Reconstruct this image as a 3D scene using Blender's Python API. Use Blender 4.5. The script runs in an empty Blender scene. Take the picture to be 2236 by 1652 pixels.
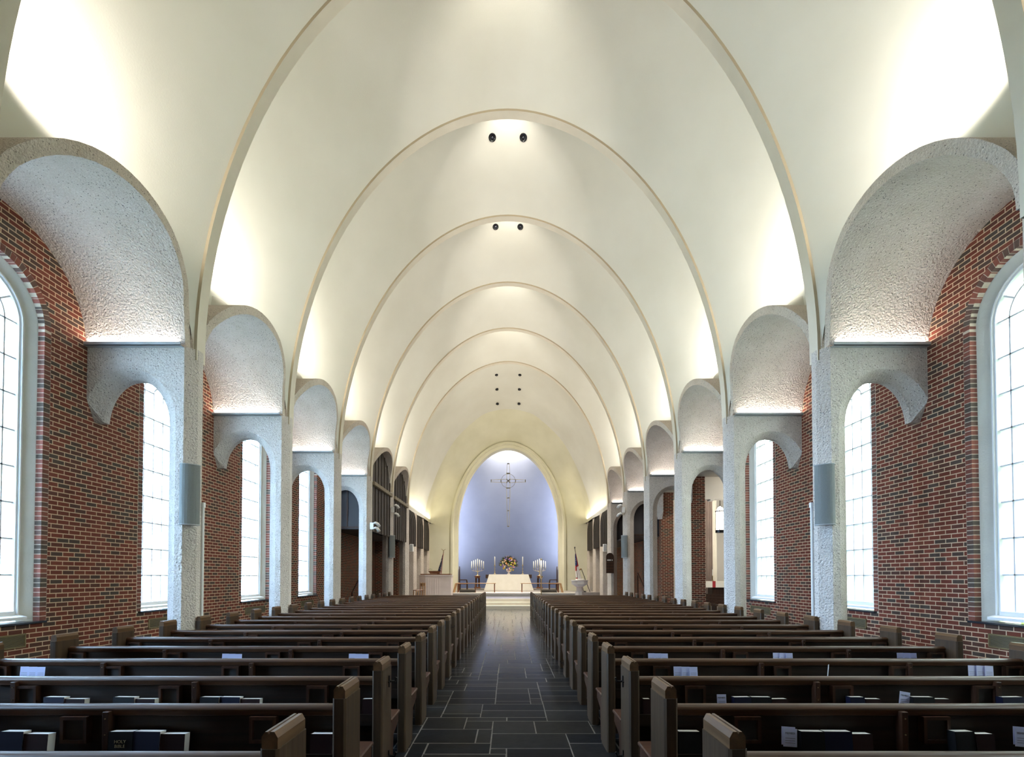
import bpy, bmesh, math, random
from mathutils import Vector, Matrix
random.seed(7)
S = bpy.context.scene
COL = S.collection
R = math.radians
PI = math.pi

# ------------------------------------------------------------------ camera, world, exposure
EYE = 1.60
cam = bpy.data.cameras.new('camera'); CAM = bpy.data.objects.new('camera', cam); COL.objects.link(CAM)
CAM.location = (0.02, 0, EYE); CAM.rotation_euler = (R(90 + 1.2), 0, 0)
cam.lens = 18.0; cam.sensor_width = 36; cam.sensor_fit = 'HORIZONTAL'
cam.shift_x = 7.5 / 2236; cam.shift_y = (1258 - 1118 * math.tan(R(1.2)) - 826) / 2236
cam.clip_start = 0.05; cam.clip_end = 300
S.camera = CAM
S.view_settings.view_transform = 'Standard'; S.view_settings.look = 'None'
S.view_settings.exposure = 0.12; S.view_settings.gamma = 1.0; S.view_settings.use_curve_mapping = False
S.cycles.max_bounces = 8; S.cycles.diffuse_bounces = 5; S.cycles.glossy_bounces = 3
S.cycles.transparent_max_bounces = 12; S.cycles.sample_clamp_indirect = 6
S.cycles.caustics_reflective = False; S.cycles.caustics_refractive = False
W = bpy.data.worlds.new('world'); S.world = W; W.use_nodes = True
bg = W.node_tree.nodes['Background']
bg.inputs[1].default_value = 1.0        # bright blue sky on the left of the church, softer hazy sky over the garden on the right
_t = W.node_tree; _c = _t.nodes.new('ShaderNodeTexCoord'); _s = _t.nodes.new('ShaderNodeSeparateXYZ'); _r = _t.nodes.new('ShaderNodeMapRange'); _m = _t.nodes.new('ShaderNodeMix')
_m.data_type = 'RGBA'; _r.inputs['From Min'].default_value = -.35; _r.inputs['From Max'].default_value = .35
_m.inputs[6].default_value = (27.0, 41.0, 60.0, 1); _m.inputs[7].default_value = (24.0, 27.5, 27.0, 1)
_t.links.new(_c.outputs['Generated'], _s.inputs[0]); _t.links.new(_s.outputs[0], _r.inputs[0]); _t.links.new(_r.outputs[0], _m.inputs[0]); _t.links.new(_m.outputs[2], bg.inputs[0])

# ------------------------------------------------------------------ light helpers
def area(name, loc, target, sx, sy, power, col, spread=180, portal=False):
    l = bpy.data.lights.new(name, 'AREA'); l.shape = 'RECTANGLE'; l.size = sx; l.size_y = sy
    l.energy = power; l.color = col; l.spread = R(spread)
    o = bpy.data.objects.new(name, l); COL.objects.link(o); o.location = loc
    d = Vector(target) - Vector(loc)
    o.rotation_euler = d.to_track_quat('-Z', 'Y').to_euler()
    if portal: l.cycles.is_portal = True
    return o
def spot(name, loc, target, power, col, angle, blend=0.5, radius=0.08):
    l = bpy.data.lights.new(name, 'SPOT'); l.energy = power; l.color = col
    l.spot_size = R(angle); l.spot_blend = blend; l.shadow_soft_size = radius
    o = bpy.data.objects.new(name, l); COL.objects.link(o); o.location = loc
    d = Vector(target) - Vector(loc)
    o.rotation_euler = d.to_track_quat('-Z', 'Y').to_euler()
    return o
WARM = (1.0, 0.94, 0.84); NEUT = (1.0, 0.93, 0.80); WHITE = (1.0, 0.95, 0.88)
BAY = 3.46
def cd(n): return 8.0 + BAY * (n - 1)          # camera-side face of column n
def bc(n): return cd(n) + 1.95                 # centre of bay n (between column n and n+1)
# cove lamps standing on top of the side barrels, hidden behind each rib
for n in range(-1, 6):
    for s in (-1, 1):
        b = cd(n) + 0.34
        spot('cove_lamp', (s * 5.5, b + 0.42, 7.15), (s * 3.9, b + 2.9, 9.2), 380, WARM, 118, 0.5, 0.10)
    spot('crown_lamp', (0, cd(n) + 0.50, 13.1), (0, cd(n) + 3.4, 12.6), 110, WARM, 95, 0.9, 0.10)
# downlights recessed in the crown
for n, xs in ((0, (-.41, .41)), (1, (-.41, .41)), (2, (-.41, .41)), (3, (-.41, .41)), (4, (-.4, .4)), (5, (-.4, .4))):
    for x in xs:
        spot('down_lamp', (x, cd(n) + 1.84, 13.0), (x * 3.0, cd(n) + 2.6, 0), 560, WARM, 75, 0.8, 0.10)
for y, z, ty, tx in ((26.8, 12.1, 26.0, 2.0), (28.0, 11.75, 29.2, 3.2), (29.3, 11.45, 32.2, 1.3)):
    for x in (-.6, .6):
        spot('chancel_down_lamp', (x, y, z - 0.05), (x / .6 * tx, ty, 0.6), 3000 if y < 29 else 1300, WARM, 58 if y < 29 else 36, 0.7, 0.08)
# linear lamps on the cross beams, washing the side barrels
for n in range(0, 7):
    for s in (-1, 1):
        if s < 0 and n > 4: continue
        area('shelf_lamp', (s * 5.87, cd(n) - 0.035, 5.275), (s * 5.87, cd(n) - 0.25, 6.3), 1.40, 0.045, 20, (1, .88, .78))
# chancel: cove above the louvres and apse wash
for s in (-1, 1):
    area('chancel_cove_lamp', (s * 4.84, 28.9, 5.12), (s * 4.4, 28.9, 8.0), 6.0, 0.07, 60, (1, .91, .66), 150)
    area('apse_side_lamp', (s * 3.62, 33.7, 5.3), (s * 2.6, 35.2, 5.3), 0.12, 6.0, 230, (1.0, .92, .76), 160)
area('apse_top_lamp', (0, 33.7, 10.30), (0, 34.9, 8.4), 3.0, 0.15, 420, (1, .80, .48), 160)
# window portals
WIN_L = [-1, 0, 1, 2, 3]; WIN_R = [-1, 0, 1, 2]
for s, L in ((-1, WIN_L), (1, WIN_R)):
    for n in L:
        area('window_portal', (s * 6.99, bc(n - 0) - 3.46 * 0 + 0.03, 3.45), (0, bc(n) + 0.03, 3.45), 1.25, 4.7, 1, (1, 1, 1), 180, True)

# ------------------------------------------------------------------ materials
def nt(name):
    m = bpy.data.materials.new(name); m.use_nodes = True
    t = m.node_tree; b = t.nodes['Principled BSDF']
    return m, t, b, t.nodes.new, t.links.new
def plain(name, col, rough=0.5, metal=0.0, emit=None, estr=0, spec=None, sheen=None):
    m, t, b, N, K = nt(name)
    b.inputs['Base Color'].default_value = (*col, 1); b.inputs['Roughness'].default_value = rough
    b.inputs['Metallic'].default_value = metal
    if spec is not None: b.inputs['Specular IOR Level'].default_value = spec
    if emit: b.inputs['Emission Color'].default_value = (*emit, 1); b.inputs['Emission Strength'].default_value = estr
    return m
def noisy(name, c1, c2, scale=3, rough=0.7, bump=0.0, bscale=60, stretch=None, detail=4, spec=0.5):
    m, t, b, N, K = nt(name)
    co = N('ShaderNodeTexCoord'); mp = N('ShaderNodeMapping'); K(co.outputs['Object'], mp.inputs[0])
    if stretch: mp.inputs['Scale'].default_value = stretch
    n = N('ShaderNodeTexNoise'); n.inputs['Scale'].default_value = scale; n.inputs['Detail'].default_value = detail
    K(mp.outputs[0], n.inputs['Vector'])
    r = N('ShaderNodeValToRGB'); r.color_ramp.elements[0].position = .32; r.color_ramp.elements[1].position = .68
    r.color_ramp.elements[0].color = (*c1, 1); r.color_ramp.elements[1].color = (*c2, 1)
    K(n.outputs['Fac'], r.inputs[0]); K(r.outputs[0], b.inputs['Base Color'])
    b.inputs['Roughness'].default_value = rough; b.inputs['Specular IOR Level'].default_value = spec
    if bump:
        n2 = N('ShaderNodeTexNoise'); n2.inputs['Scale'].default_value = bscale; n2.inputs['Detail'].default_value = 3
        K(mp.outputs[0], n2.inputs['Vector'])
        bp = N('ShaderNodeBump'); bp.inputs['Strength'].default_value = bump; bp.inputs['Distance'].default_value = .01
        K(n2.outputs['Fac'], bp.inputs['Height']); K(bp.outputs[0], b.inputs['Normal'])
    return m
def wood(name, c1, c2, axis, rough=0.35, scale=1.0, bump=.12, spec=.3):
    st = {'x': (1.2, 26, 26), 'y': (26, 1.2, 26), 'z': (26, 26, 1.2)}[axis]
    return noisy(name, c1, c2, scale=scale, rough=rough, bump=bump, bscale=3.0, stretch=st, detail=6, spec=spec)
STUCCO = noisy('stucco_white', (.70, .68, .60), (.77, .755, .68), scale=.55, rough=.9, bump=.11, bscale=42, spec=.2)
STUCCO_SHADE = noisy('stucco_chancel_shade', (.66, .63, .47), (.74, .71, .55), scale=.8, rough=.85, bump=.12, bscale=42, spec=.25)  # surround's weaker light put into the stucco colour as a darker, yellower tone
RIBM = noisy('rib_plaster_tan', (.72, .66, .55), (.78, .72, .61), scale=2, rough=.9, bump=.08, bscale=50, spec=.2)
RIBEDGE = plain('rib_edge_tan', (.44, .37, .26), .9, spec=.2)
def concrete(name, base1, base2, speck):
    m, t, b, N, K = nt(name)
    co = N('ShaderNodeTexCoord')
    n = N('ShaderNodeTexNoise'); n.inputs['Scale'].default_value = 2.2; n.inputs['Detail'].default_value = 6
    K(co.outputs['Object'], n.inputs['Vector'])
    r = N('ShaderNodeValToRGB'); r.color_ramp.elements[0].position = .3; r.color_ramp.elements[1].position = .7
    r.color_ramp.elements[0].color = (*base1, 1); r.color_ramp.elements[1].color = (*base2, 1); K(n.outputs['Fac'], r.inputs[0])
    v = N('ShaderNodeTexVoronoi'); v.inputs['Scale'].default_value = 30; K(co.outputs['Object'], v.inputs['Vector'])
    vr = N('ShaderNodeValToRGB'); vr.color_ramp.elements[0].position = .14; vr.color_ramp.elements[1].position = .26
    K(v.outputs['Distance'], vr.inputs[0])
    # only some of the stones are dark
    sc = N('ShaderNodeSeparateColor'); K(v.outputs['Color'], sc.inputs[0])
    gt = N('ShaderNodeMath'); gt.operation = 'GREATER_THAN'; gt.inputs[1].default_value = .55; K(sc.outputs[0], gt.inputs[0])
    inv = N('ShaderNodeMath'); inv.operation = 'SUBTRACT'; inv.inputs[0].default_value = 1; K(vr.outputs[0], inv.inputs[1])
    mul = N('ShaderNodeMath'); mul.operation = 'MULTIPLY'; K(inv.outputs[0], mul.inputs[0]); K(gt.outputs[0], mul.inputs[1])
    mx = N('ShaderNodeMix'); mx.data_type = 'RGBA'; K(mul.outputs[0], mx.inputs[0]); K(r.outputs[0], mx.inputs[6]); mx.inputs[7].default_value = (*speck, 1)
    n3 = N('ShaderNodeTexNoise'); n3.inputs['Scale'].default_value = 75; n3.inputs['Detail'].default_value = 2; K(co.outputs['Object'], n3.inputs['Vector'])
    m2 = N('ShaderNodeMix'); m2.data_type = 'RGBA'; m2.blend_type = 'MULTIPLY'; m2.inputs[0].default_value = .55
    r3 = N('ShaderNodeValToRGB'); r3.color_ramp.elements[0].position = .33; r3.color_ramp.elements[1].position = .62
    r3.color_ramp.elements[0].color = (.66, .62, .58, 1); K(n3.outputs['Fac'], r3.inputs[0])
    K(mx.outputs[2], m2.inputs[6]); K(r3.outputs[0], m2.inputs[7]); K(m2.outputs[2], b.inputs['Base Color'])
    b.inputs['Roughness'].default_value = .9; b.inputs['Specular IOR Level'].default_value = .2
    n2 = N('ShaderNodeTexNoise'); n2.inputs['Scale'].default_value = 34; n2.inputs['Detail'].default_value = 3; K(co.outputs['Object'], n2.inputs['Vector'])
    bp = N('ShaderNodeBump'); bp.inputs['Strength'].default_value = 1.0; bp.inputs['Distance'].default_value = .035
    K(n2.outputs['Fac'], bp.inputs['Height']); K(bp.outputs[0], b.inputs['Normal'])
    return m
CONC = concrete('aggregate_concrete', (.66, .61, .56), (.78, .73, .69), (.13, .12, .12))
CONC2 = concrete('aggregate_concrete_warm', (.66, .58, .49), (.76, .68, .60), (.22, .19, .16))
def brick(name, ax):
    m, t, b, N, K = nt(name)
    co = N('ShaderNodeTexCoord'); sx = N('ShaderNodeSeparateXYZ'); K(co.outputs['Object'], sx.inputs[0])
    cb = N('ShaderNodeCombineXYZ'); K(sx.outputs[ax], cb.inputs[0]); K(sx.outputs[2], cb.inputs[1])
    bt = N('ShaderNodeTexBrick'); bt.offset = .5; bt.inputs['Scale'].default_value = 1
    bt.inputs['Brick Width'].default_value = .2032; bt.inputs['Row Height'].default_value = .0677
    bt.inputs['Mortar Size'].default_value = .0070; bt.inputs['Mortar Smooth'].default_value = .15; bt.inputs['Bias'].default_value = 0
    bt.inputs['Color1'].default_value = (0, 0, 0, 1); bt.inputs['Color2'].default_value = (1, 1, 1, 1); bt.inputs['Mortar'].default_value = (.5, .5, .5, 1)
    K(cb.outputs[0], bt.inputs['Vector'])
    r = N('ShaderNodeValToRGB'); e = r.color_ramp.elements
    e[0].position = 0; e[0].color = (.070, .050, .038, 1); e[1].position = 1; e[1].color = (.175, .046, .025, 1)
    for p, c in ((.16, (.072, .040, .028)), (.28, (.095, .035, .022)), (.5, (.135, .032, .018)), (.8, (.165, .038, .021))):
        x = e.new(p); x.color = (*c, 1)
    K(bt.outputs['Color'], r.inputs[0])
    n = N('ShaderNodeTexNoise'); n.inputs['Scale'].default_value = 30; n.inputs['Detail'].default_value = 4; K(co.outputs['Object'], n.inputs['Vector'])
    r2 = N('ShaderNodeValToRGB'); r2.color_ramp.elements[0].color = (.7, .7, .7, 1); K(n.outputs['Fac'], r2.inputs[0])
    mu = N('ShaderNodeMix'); mu.data_type = 'RGBA'; mu.blend_type = 'MULTIPLY'; mu.inputs[0].default_value = 1
    K(r.outputs[0], mu.inputs[6]); K(r2.outputs[0], mu.inputs[7])
    mx = N('ShaderNodeMix'); mx.data_type = 'RGBA'; K(bt.outputs['Fac'], mx.inputs[0]); K(mu.outputs[2], mx.inputs[6]); mx.inputs[7].default_value = (.54, .38, .25, 1)
    K(mx.outputs[2], b.inputs['Base Color']); b.inputs['Roughness'].default_value = .85; b.inputs['Specular IOR Level'].default_value = .25
    iv = N('ShaderNodeMath'); iv.operation = 'SUBTRACT'; iv.inputs[0].default_value = 1; K(bt.outputs['Fac'], iv.inputs[1])
    bp = N('ShaderNodeBump'); bp.inputs['Strength'].default_value = .5; bp.inputs['Distance'].default_value = .006
    K(iv.outputs[0], bp.inputs['Height']); K(bp.outputs[0], b.inputs['Normal'])
    return m
BRICKX = brick('brick_side', 1); BRICKY = brick('brick_cross', 0)
HEAD = []
for i, c in enumerate(((.16, .045, .028), (.20, .054, .032), (.095, .048, .034), (.07, .048, .036), (.13, .042, .028))):
    HEAD.append(noisy('header_brick_%d' % i, tuple(v * .8 for v in c), c, scale=30, rough=.85, bump=.3))
MORTAR = noisy('mortar', (.50, .41, .31), (.56, .47, .37), scale=30, rough=.95, bump=.3)
PLASTER = noisy('reveal_plaster', (.60, .57, .51), (.66, .635, .57), scale=3, rough=.9, bump=.35, bscale=45, spec=.2)
def slate():
    m, t, b, N, K = nt('slate_tiles')
    at = N('ShaderNodeAttribute'); at.attribute_name = 'tone'; sp = N('ShaderNodeSeparateColor'); K(at.outputs['Color'], sp.inputs[0])
    r = N('ShaderNodeValToRGB'); r.color_ramp.elements[0].color = (.009, .010, .013, 1); r.color_ramp.elements[1].color = (.026, .026, .025, 1)
    K(sp.outputs[0], r.inputs[0])
    co = N('ShaderNodeTexCoord'); n = N('ShaderNodeTexNoise'); n.inputs['Scale'].default_value = 9; n.inputs['Detail'].default_value = 7; K(co.outputs['Object'], n.inputs['Vector'])
    r2 = N('ShaderNodeValToRGB'); r2.color_ramp.elements[0].color = (.55, .55, .55, 1); K(n.outputs['Fac'], r2.inputs[0])
    mu = N('ShaderNodeMix'); mu.data_type = 'RGBA'; mu.blend_type = 'MULTIPLY'; mu.inputs[0].default_value = 1
    K(r.outputs[0], mu.inputs[6]); K(r2.outputs[0], mu.inputs[7]); K(mu.outputs[2], b.inputs['Base Color'])
    mr = N('ShaderNodeMapRange'); mr.inputs['To Min'].default_value = .10; mr.inputs['To Max'].default_value = .22
    K(n.outputs['Fac'], mr.inputs[0]); b.inputs['Roughness'].default_value = .6; b.inputs['Specular IOR Level'].default_value = .02
    n2 = N('ShaderNodeTexNoise'); n2.inputs['Scale'].default_value = 7; n2.inputs['Detail'].default_value = 6; n2.inputs['Distortion'].default_value = 1.2; K(co.outputs['Object'], n2.inputs['Vector'])
    bp = N('ShaderNodeBump'); bp.inputs['Strength'].default_value = .16; bp.inputs['Distance'].default_value = .010
    K(n2.outputs['Fac'], bp.inputs['Height']); K(bp.outputs[0], b.inputs['Normal'])
    # waxed finish: sheen that builds up towards grazing view
    lw = N('ShaderNodeLayerWeight'); lw.inputs['Blend'].default_value = .5
    pw = N('ShaderNodeMath'); pw.operation = 'POWER'; pw.inputs[1].default_value = 24; K(lw.outputs['Facing'], pw.inputs[0])
    ml = N('ShaderNodeMath'); ml.operation = 'MULTIPLY_ADD'; ml.inputs[1].default_value = 20; ml.inputs[2].default_value = .006; ml.use_clamp = True; K(pw.outputs[0], ml.inputs[0])
    gl = N('ShaderNodeBsdfGlossy'); K(mr.outputs[0], gl.inputs['Roughness']); K(bp.outputs[0], gl.inputs['Normal'])
    ms = N('ShaderNodeMixShader'); K(ml.outputs[0], ms.inputs[0]); K(b.outputs[0], ms.inputs[1]); K(gl.outputs[0], ms.inputs[2])
    K(ms.outputs[0], t.nodes['Material Output'].inputs[0])
    return m
SLATE = slate()
GROUT = noisy('floor_grout', (.10, .095, .085), (.14, .13, .12), scale=12, rough=.8)
WHITEP = plain('white_paint', (.78, .78, .78), .45)
MUNT = plain('muntin_paint', (.62, .62, .64), .45)
BLKSLATE = plain('black_slate_sill', (.018, .020, .026), .25)
BRONZE = plain('bronze_grille', (.20, .15, .07), .45, .35)
DARKV = plain('vent_dark', (.02, .02, .018), .8)
W_END = wood('oak_end', (.034, .020, .011), (.064, .038, .021), 'z', .38)
W_CAP = wood('oak_cap', (.07, .037, .017), (.12, .064, .030), 'y', .34)
W_RAIL = wood('oak_rail', (.030, .012, .005), (.070, .030, .012), 'x', .42)
W_BACK = wood('oak_back', (.009, .005, .003), (.022, .011, .006), 'x', .45)
W_BOX = wood('oak_box', (.030, .012, .006), (.055, .022, .011), 'z', .42)
W_SEAT = wood('oak_seat', (.030, .011, .006), (.055, .021, .011), 'x', .4)
W_RED = wood('walnut_red', (.13, .050, .024), (.22, .090, .042), 'x', .35)
W_DARK = wood('walnut_dark', (.035, .018, .012), (.07, .035, .022), 'z', .4)
W_LIGHT = wood('oak_light', (.36, .20, .09), (.50, .30, .15), 'x', .35)
LOUV = noisy('louvre_brown', (.030, .023, .017), (.045, .034, .026), scale=2, rough=.55)
SCREENB = noisy('screen_board_brown', (.050, .040, .031), (.066, .052, .041), scale=2, rough=.6)
LOUVD = plain('louvre_dark', (.015, .012, .010), .8)
PANEL_D = plain('dark_panel', (.035, .032, .038), .5)
BLACKM = plain('black_iron', (.012, .012, .013), .4, .6)
BLACKG = plain('lamp_opening_black', (.008, .008, .010), .25)
CHROME = plain('lamp_inner', (.22, .22, .26), .15, .9)
SPKG = noisy('speaker_grille_grey', (.15, .165, .165), (.19, .205, .205), scale=120, rough=.5, bump=.4, bscale=260)
SPKF = plain('speaker_frame_grey', (.42, .44, .46), .4)
PAPER = plain('paper_white', (.85, .85, .83), .7)
CARD = plain('card_pale_blue', (.62, .66, .95), .6)
INK = plain('ink_dark', (.03, .03, .09), .7)
GOLDINK = plain('gilt_lettering', (.42, .36, .22), .45, .5)
BK = {'black': plain('cover_black', (.004, .004, .005), .6, spec=.25), 'navy': plain('cover_navy', (.003, .004, .022), .6, spec=.25), 'maroon': plain('cover_maroon', (.018, .003, .003), .6, spec=.25)}
BRASS = plain('polished_brass', (.50, .40, .24), .28, 1.0)
CANDLE = plain('candle_wax', (.92, .90, .84), .5)
CLOTH = noisy('altar_cloth_ivory', (.88, .84, .74), (.92, .88, .79), scale=4, rough=.9)
BLUEW = noisy('apse_wall_blue', (.092, .120, .235), (.10, .13, .25), scale=1.2, rough=.85, bump=.1)
CREAMW = noisy('platform_marble_cream', (.72, .68, .58), (.80, .76, .66), scale=2, rough=.35)
BLUECARP = noisy('platform_slate_blue', (.12, .12, .16), (.22, .22, .27), scale=22, rough=.45)
GREYCARP = noisy('sanctuary_floor_grey', (.26, .23, .21), (.32, .29, .26), scale=6, rough=.6)
PINKST = noisy('pulpit_pale_stone', (.80, .70, .64), (.86, .76, .70), scale=3, rough=.6)
MARBLE = noisy('font_marble', (.80, .76, .72), (.86, .83, .79), scale=4, rough=.35)
WHITEB = plain('white_enamel', (.82, .82, .80), .35)
CREAMP = noisy('chapel_plaster', (.72, .69, .63), (.77, .74, .68), scale=1, rough=.9)
CURT = noisy('curtain_taupe', (.33, .26, .23), (.40, .32, .28), scale=2, rough=.9)
LAMPG = plain('lantern_glass', (.9, .9, .85), .4, 0, (1, .93, .82), 9)
REDM = plain('red_cloth', (.42, .03, .04), .8)
BLUEM = plain('flag_blue', (.03, .06, .22), .8)
NAVYM = plain('flag_navy', (.015, .018, .05), .8)
FWHITE = plain('flag_white', (.78, .74, .72), .8)
GREENL = noisy('leaf_green', (.012, .030, .010), (.035, .065, .018), scale=8, rough=.6)
HEDGE = noisy('garden_leaves', (.10, .22, .04), (.30, .46, .12), scale=2.5, rough=.8)
GRASS = noisy('garden_ground', (.45, .48, .36), (.55, .58, .45), scale=2, rough=.9)
FL = [plain('petal_yellow', (.62, .42, .02), .6), plain('petal_orange', (.55, .17, .02), .6), plain('petal_purple', (.20, .12, .38), .6), plain('petal_pink', (.62, .30, .33), .6), plain('petal_cream', (.80, .68, .42), .6), plain('petal_lime', (.55, .62, .10), .6)]
def glass():
    m = bpy.data.materials.new('window_glass'); m.use_nodes = True; t = m.node_tree; t.nodes.clear()
    N = t.nodes.new; K = t.links.new
    o = N('ShaderNodeOutputMaterial'); tr = N('ShaderNodeBsdfTransparent'); tl = N('ShaderNodeBsdfTranslucent'); gl = N('ShaderNodeBsdfGlossy')
    tr.inputs[0].default_value = (.95, .97, .98, 1); tl.inputs[0].default_value = (.9, .95, .97, 1); gl.inputs['Roughness'].default_value = .08
    a = N('ShaderNodeMixShader'); a.inputs[0].default_value = .22; K(tr.outputs[0], a.inputs[1]); K(tl.outputs[0], a.inputs[2])
    b = N('ShaderNodeMixShader'); b.inputs[0].default_value = .05; K(a.outputs[0], b.inputs[1]); K(gl.outputs[0], b.inputs[2])
    K(b.outputs[0], o.inputs[0]); return m
GLASS = glass()

# ------------------------------------------------------------------ mesh helpers
class MB:
    def __init__(s): s.v = []; s.f = []; s.m = []; s.mi = 0
    def add(s, vs, fs, mi=None):
        b = len(s.v); s.v += [tuple(v) for v in vs]
        for f in fs: s.f.append([b + i for i in f]); s.m.append(s.mi if mi is None else mi)
        return s
    def box(s, x0, x1, y0, y1, z0, z1, mi=None):
        x0, x1 = min(x0, x1), max(x0, x1); y0, y1 = min(y0, y1), max(y0, y1); z0, z1 = min(z0, z1), max(z0, z1)
        return s.add([(x0, y0, z0), (x1, y0, z0), (x1, y1, z0), (x0, y1, z0), (x0, y0, z1), (x1, y0, z1), (x1, y1, z1), (x0, y1, z1)],
                     [(0, 3, 2, 1), (4, 5, 6, 7), (0, 1, 5, 4), (1, 2, 6, 5), (2, 3, 7, 6), (3, 0, 4, 7)], mi)
    def bar(s, p, q, w, h=None, up=(0, 0, 1), mi=None):
        p = Vector(p); q = Vector(q); h = h or w; d = (q - p).normalized(); u = Vector(up)
        if abs(d.dot(u)) > .99: u = Vector((1, 0, 0))
        r = d.cross(u).normalized() * w / 2; u = r.cross(d).normalized() * h / 2
        vs = [p - r - u, p + r - u, p + r + u, p - r + u, q - r - u, q + r - u, q + r + u, q - r + u]
        return s.add(vs, [(0, 1, 2, 3), (7, 6, 5, 4), (0, 4, 5, 1), (1, 5, 6, 2), (2, 6, 7, 3), (3, 7, 4, 0)], mi)
    def tube(s, pts, r, n=8, mi=None, cap=True):
        pts = [Vector(p) for p in pts]; rs = r if isinstance(r, (list, tuple)) else [r] * len(pts); rings = []
        for i, p in enumerate(pts):
            d = (pts[min(i + 1, len(pts) - 1)] - pts[max(i - 1, 0)]).normalized()
            u = Vector((0, 0, 1)) if abs(d.z) < .95 else Vector((1, 0, 0))
            a = d.cross(u).normalized(); b = a.cross(d)
            rings.append([p + (a * math.cos(2 * PI * k / n) + b * math.sin(2 * PI * k / n)) * rs[i] for k in range(n)])
        vs = [v for g in rings for v in g]; fs = []
        for i in range(len(pts) - 1):
            for k in range(n): fs.append((i * n + k, i * n + (k + 1) % n, (i + 1) * n + (k + 1) % n, (i + 1) * n + k))
        if cap: fs.append(tuple(range(n - 1, -1, -1))); fs.append(tuple(range(len(vs) - n, len(vs))))
        return s.add(vs, fs, mi)
    def lathe(s, prof, c=(0, 0, 0), n=16, mi=None, ang=0):
        vs = []; fs = []
        for r, z in prof:
            for k in range(n):
                a = 2 * PI * k / n + ang; vs.append((c[0] + r * math.cos(a), c[1] + r * math.sin(a), c[2] + z))
        for i in range(len(prof) - 1):
            for k in range(n): fs.append((i * n + k, i * n + (k + 1) % n, (i + 1) * n + (k + 1) % n, (i + 1) * n + k))
        fs.append(tuple(range(n - 1, -1, -1))); fs.append(tuple(range(len(vs) - n, len(vs))))
        return s.add(vs, fs, mi)
    def prism(s, prof, axis, a, b, mi=None):
        """2-D profile extruded along axis; prof in the other two coordinates (cyclic order y,z / x,z / x,y)"""
        def P(u, v, t): return {'x': (t, u, v), 'y': (u, t, v), 'z': (u, v, t)}[axis]
        n = len(prof); vs = [P(u, v, a) for u, v in prof] + [P(u, v, b) for u, v in prof]
        fs = [tuple(range(n)), tuple(range(2 * n - 1, n - 1, -1))] + [(i, i + n, (i + 1) % n + n, (i + 1) % n) for i in range(n)]
        return s.add(vs, fs, mi)
    def sheet(s, rows, mi=None, close=False):
        n = len(rows[0]); vs = [p for r in rows for p in r]; fs = []
        for i in range(len(rows) - 1):
            for k in range(n - 1): fs.append((i * n + k, i * n + k + 1, (i + 1) * n + k + 1, (i + 1) * n + k))
            if close: fs.append((i * n + n - 1, i * n, (i + 1) * n, (i + 1) * n + n - 1))
        return s.add(vs, fs, mi)
    def ball(s, c, rx, ry=None, rz=None, nu=8, nv=6, mi=None):
        ry = ry or rx; rz = rz or rx
        prof = [(math.sin(PI * i / nv), -math.cos(PI * i / nv)) for i in range(nv + 1)]
        prof[0] = (.02, -1); prof[-1] = (.02, 1); b = len(s.v)
        s.lathe(prof, (0, 0, 0), nu, mi)
        for i in range(b, len(s.v)):
            x, y, z = s.v[i]; s.v[i] = (c[0] + x * rx, c[1] + y * ry, c[2] + z * rz)
        return s
    def mirror(s): s.v = [(-x, y, z) for x, y, z in s.v]; s.f = [list(reversed(f)) for f in s.f]; return s
    def build(s, name, mats, parent=None, smooth=False, bevel=0, fix=True, loc=None):
        me = bpy.data.meshes.new(name); me.from_pydata(s.v, [], s.f)
        if not isinstance(mats, (list, tuple)): mats = [mats]
        for m in mats: me.materials.append(m)
        if len(mats) > 1: me.polygons.foreach_set('material_index', s.m)
        if fix or bevel:
            bm = bmesh.new(); bm.from_mesh(me)
            if fix: bmesh.ops.recalc_face_normals(bm, faces=bm.faces)
            if bevel: bmesh.ops.bevel(bm, geom=[e for e in bm.edges if e.is_manifold and e.calc_face_angle(0) > .5], offset=bevel, segments=1, affect='EDGES')
            bm.to_mesh(me); bm.free()
        if smooth: me.polygons.foreach_set('use_smooth', [True] * len(me.polygons))
        o = bpy.data.objects.new(name, me); COL.objects.link(o)
        if parent: o.parent = parent
        if loc: o.location = loc
        return o
def tag(o, label=None, cat=None, group=None, kind=None):
    if label: o['label'] = label
    if cat: o['category'] = cat
    if group: o['group'] = group
    if kind: o['kind'] = kind
    return o
def structure(o, label=None): o['kind'] = 'structure'; return tag(o, label)
def empty(name, loc=(0, 0, 0), rz=0, label=None, cat=None, group=None):
    o = bpy.data.objects.new(name, None); COL.objects.link(o); o.location = loc; o.rotation_euler = (0, 0, rz); o.empty_display_size = .1
    return tag(o, label, cat, group)
KIDS = {}
def copy_tree(o, parent=None, skip=()):
    c = o.copy(); COL.objects.link(c); c.parent = parent
    for ch in [x for x in o.children]:
        if ch.name.split('.')[0] in skip: continue
        copy_tree(ch, c, skip)
    return c
def text(name, body, size, mat, parent, loc, rot, depth=.0008):
    cu = bpy.data.curves.new(name, 'FONT'); cu.body = body; cu.size = size; cu.extrude = depth; cu.align_x = 'CENTER'; cu.align_y = 'CENTER'
    t = bpy.data.objects.new(name + '_tmp', cu); COL.objects.link(t)
    bpy.context.view_layer.update()
    me = bpy.data.meshes.new_from_object(t.evaluated_get(bpy.context.evaluated_depsgraph_get()))
    bpy.data.objects.remove(t); me.materials.clear(); me.materials.append(mat)
    o = bpy.data.objects.new(name, me); COL.objects.link(o); o.parent = parent; o.location = loc; o.rotation_euler = rot
    return o
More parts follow.
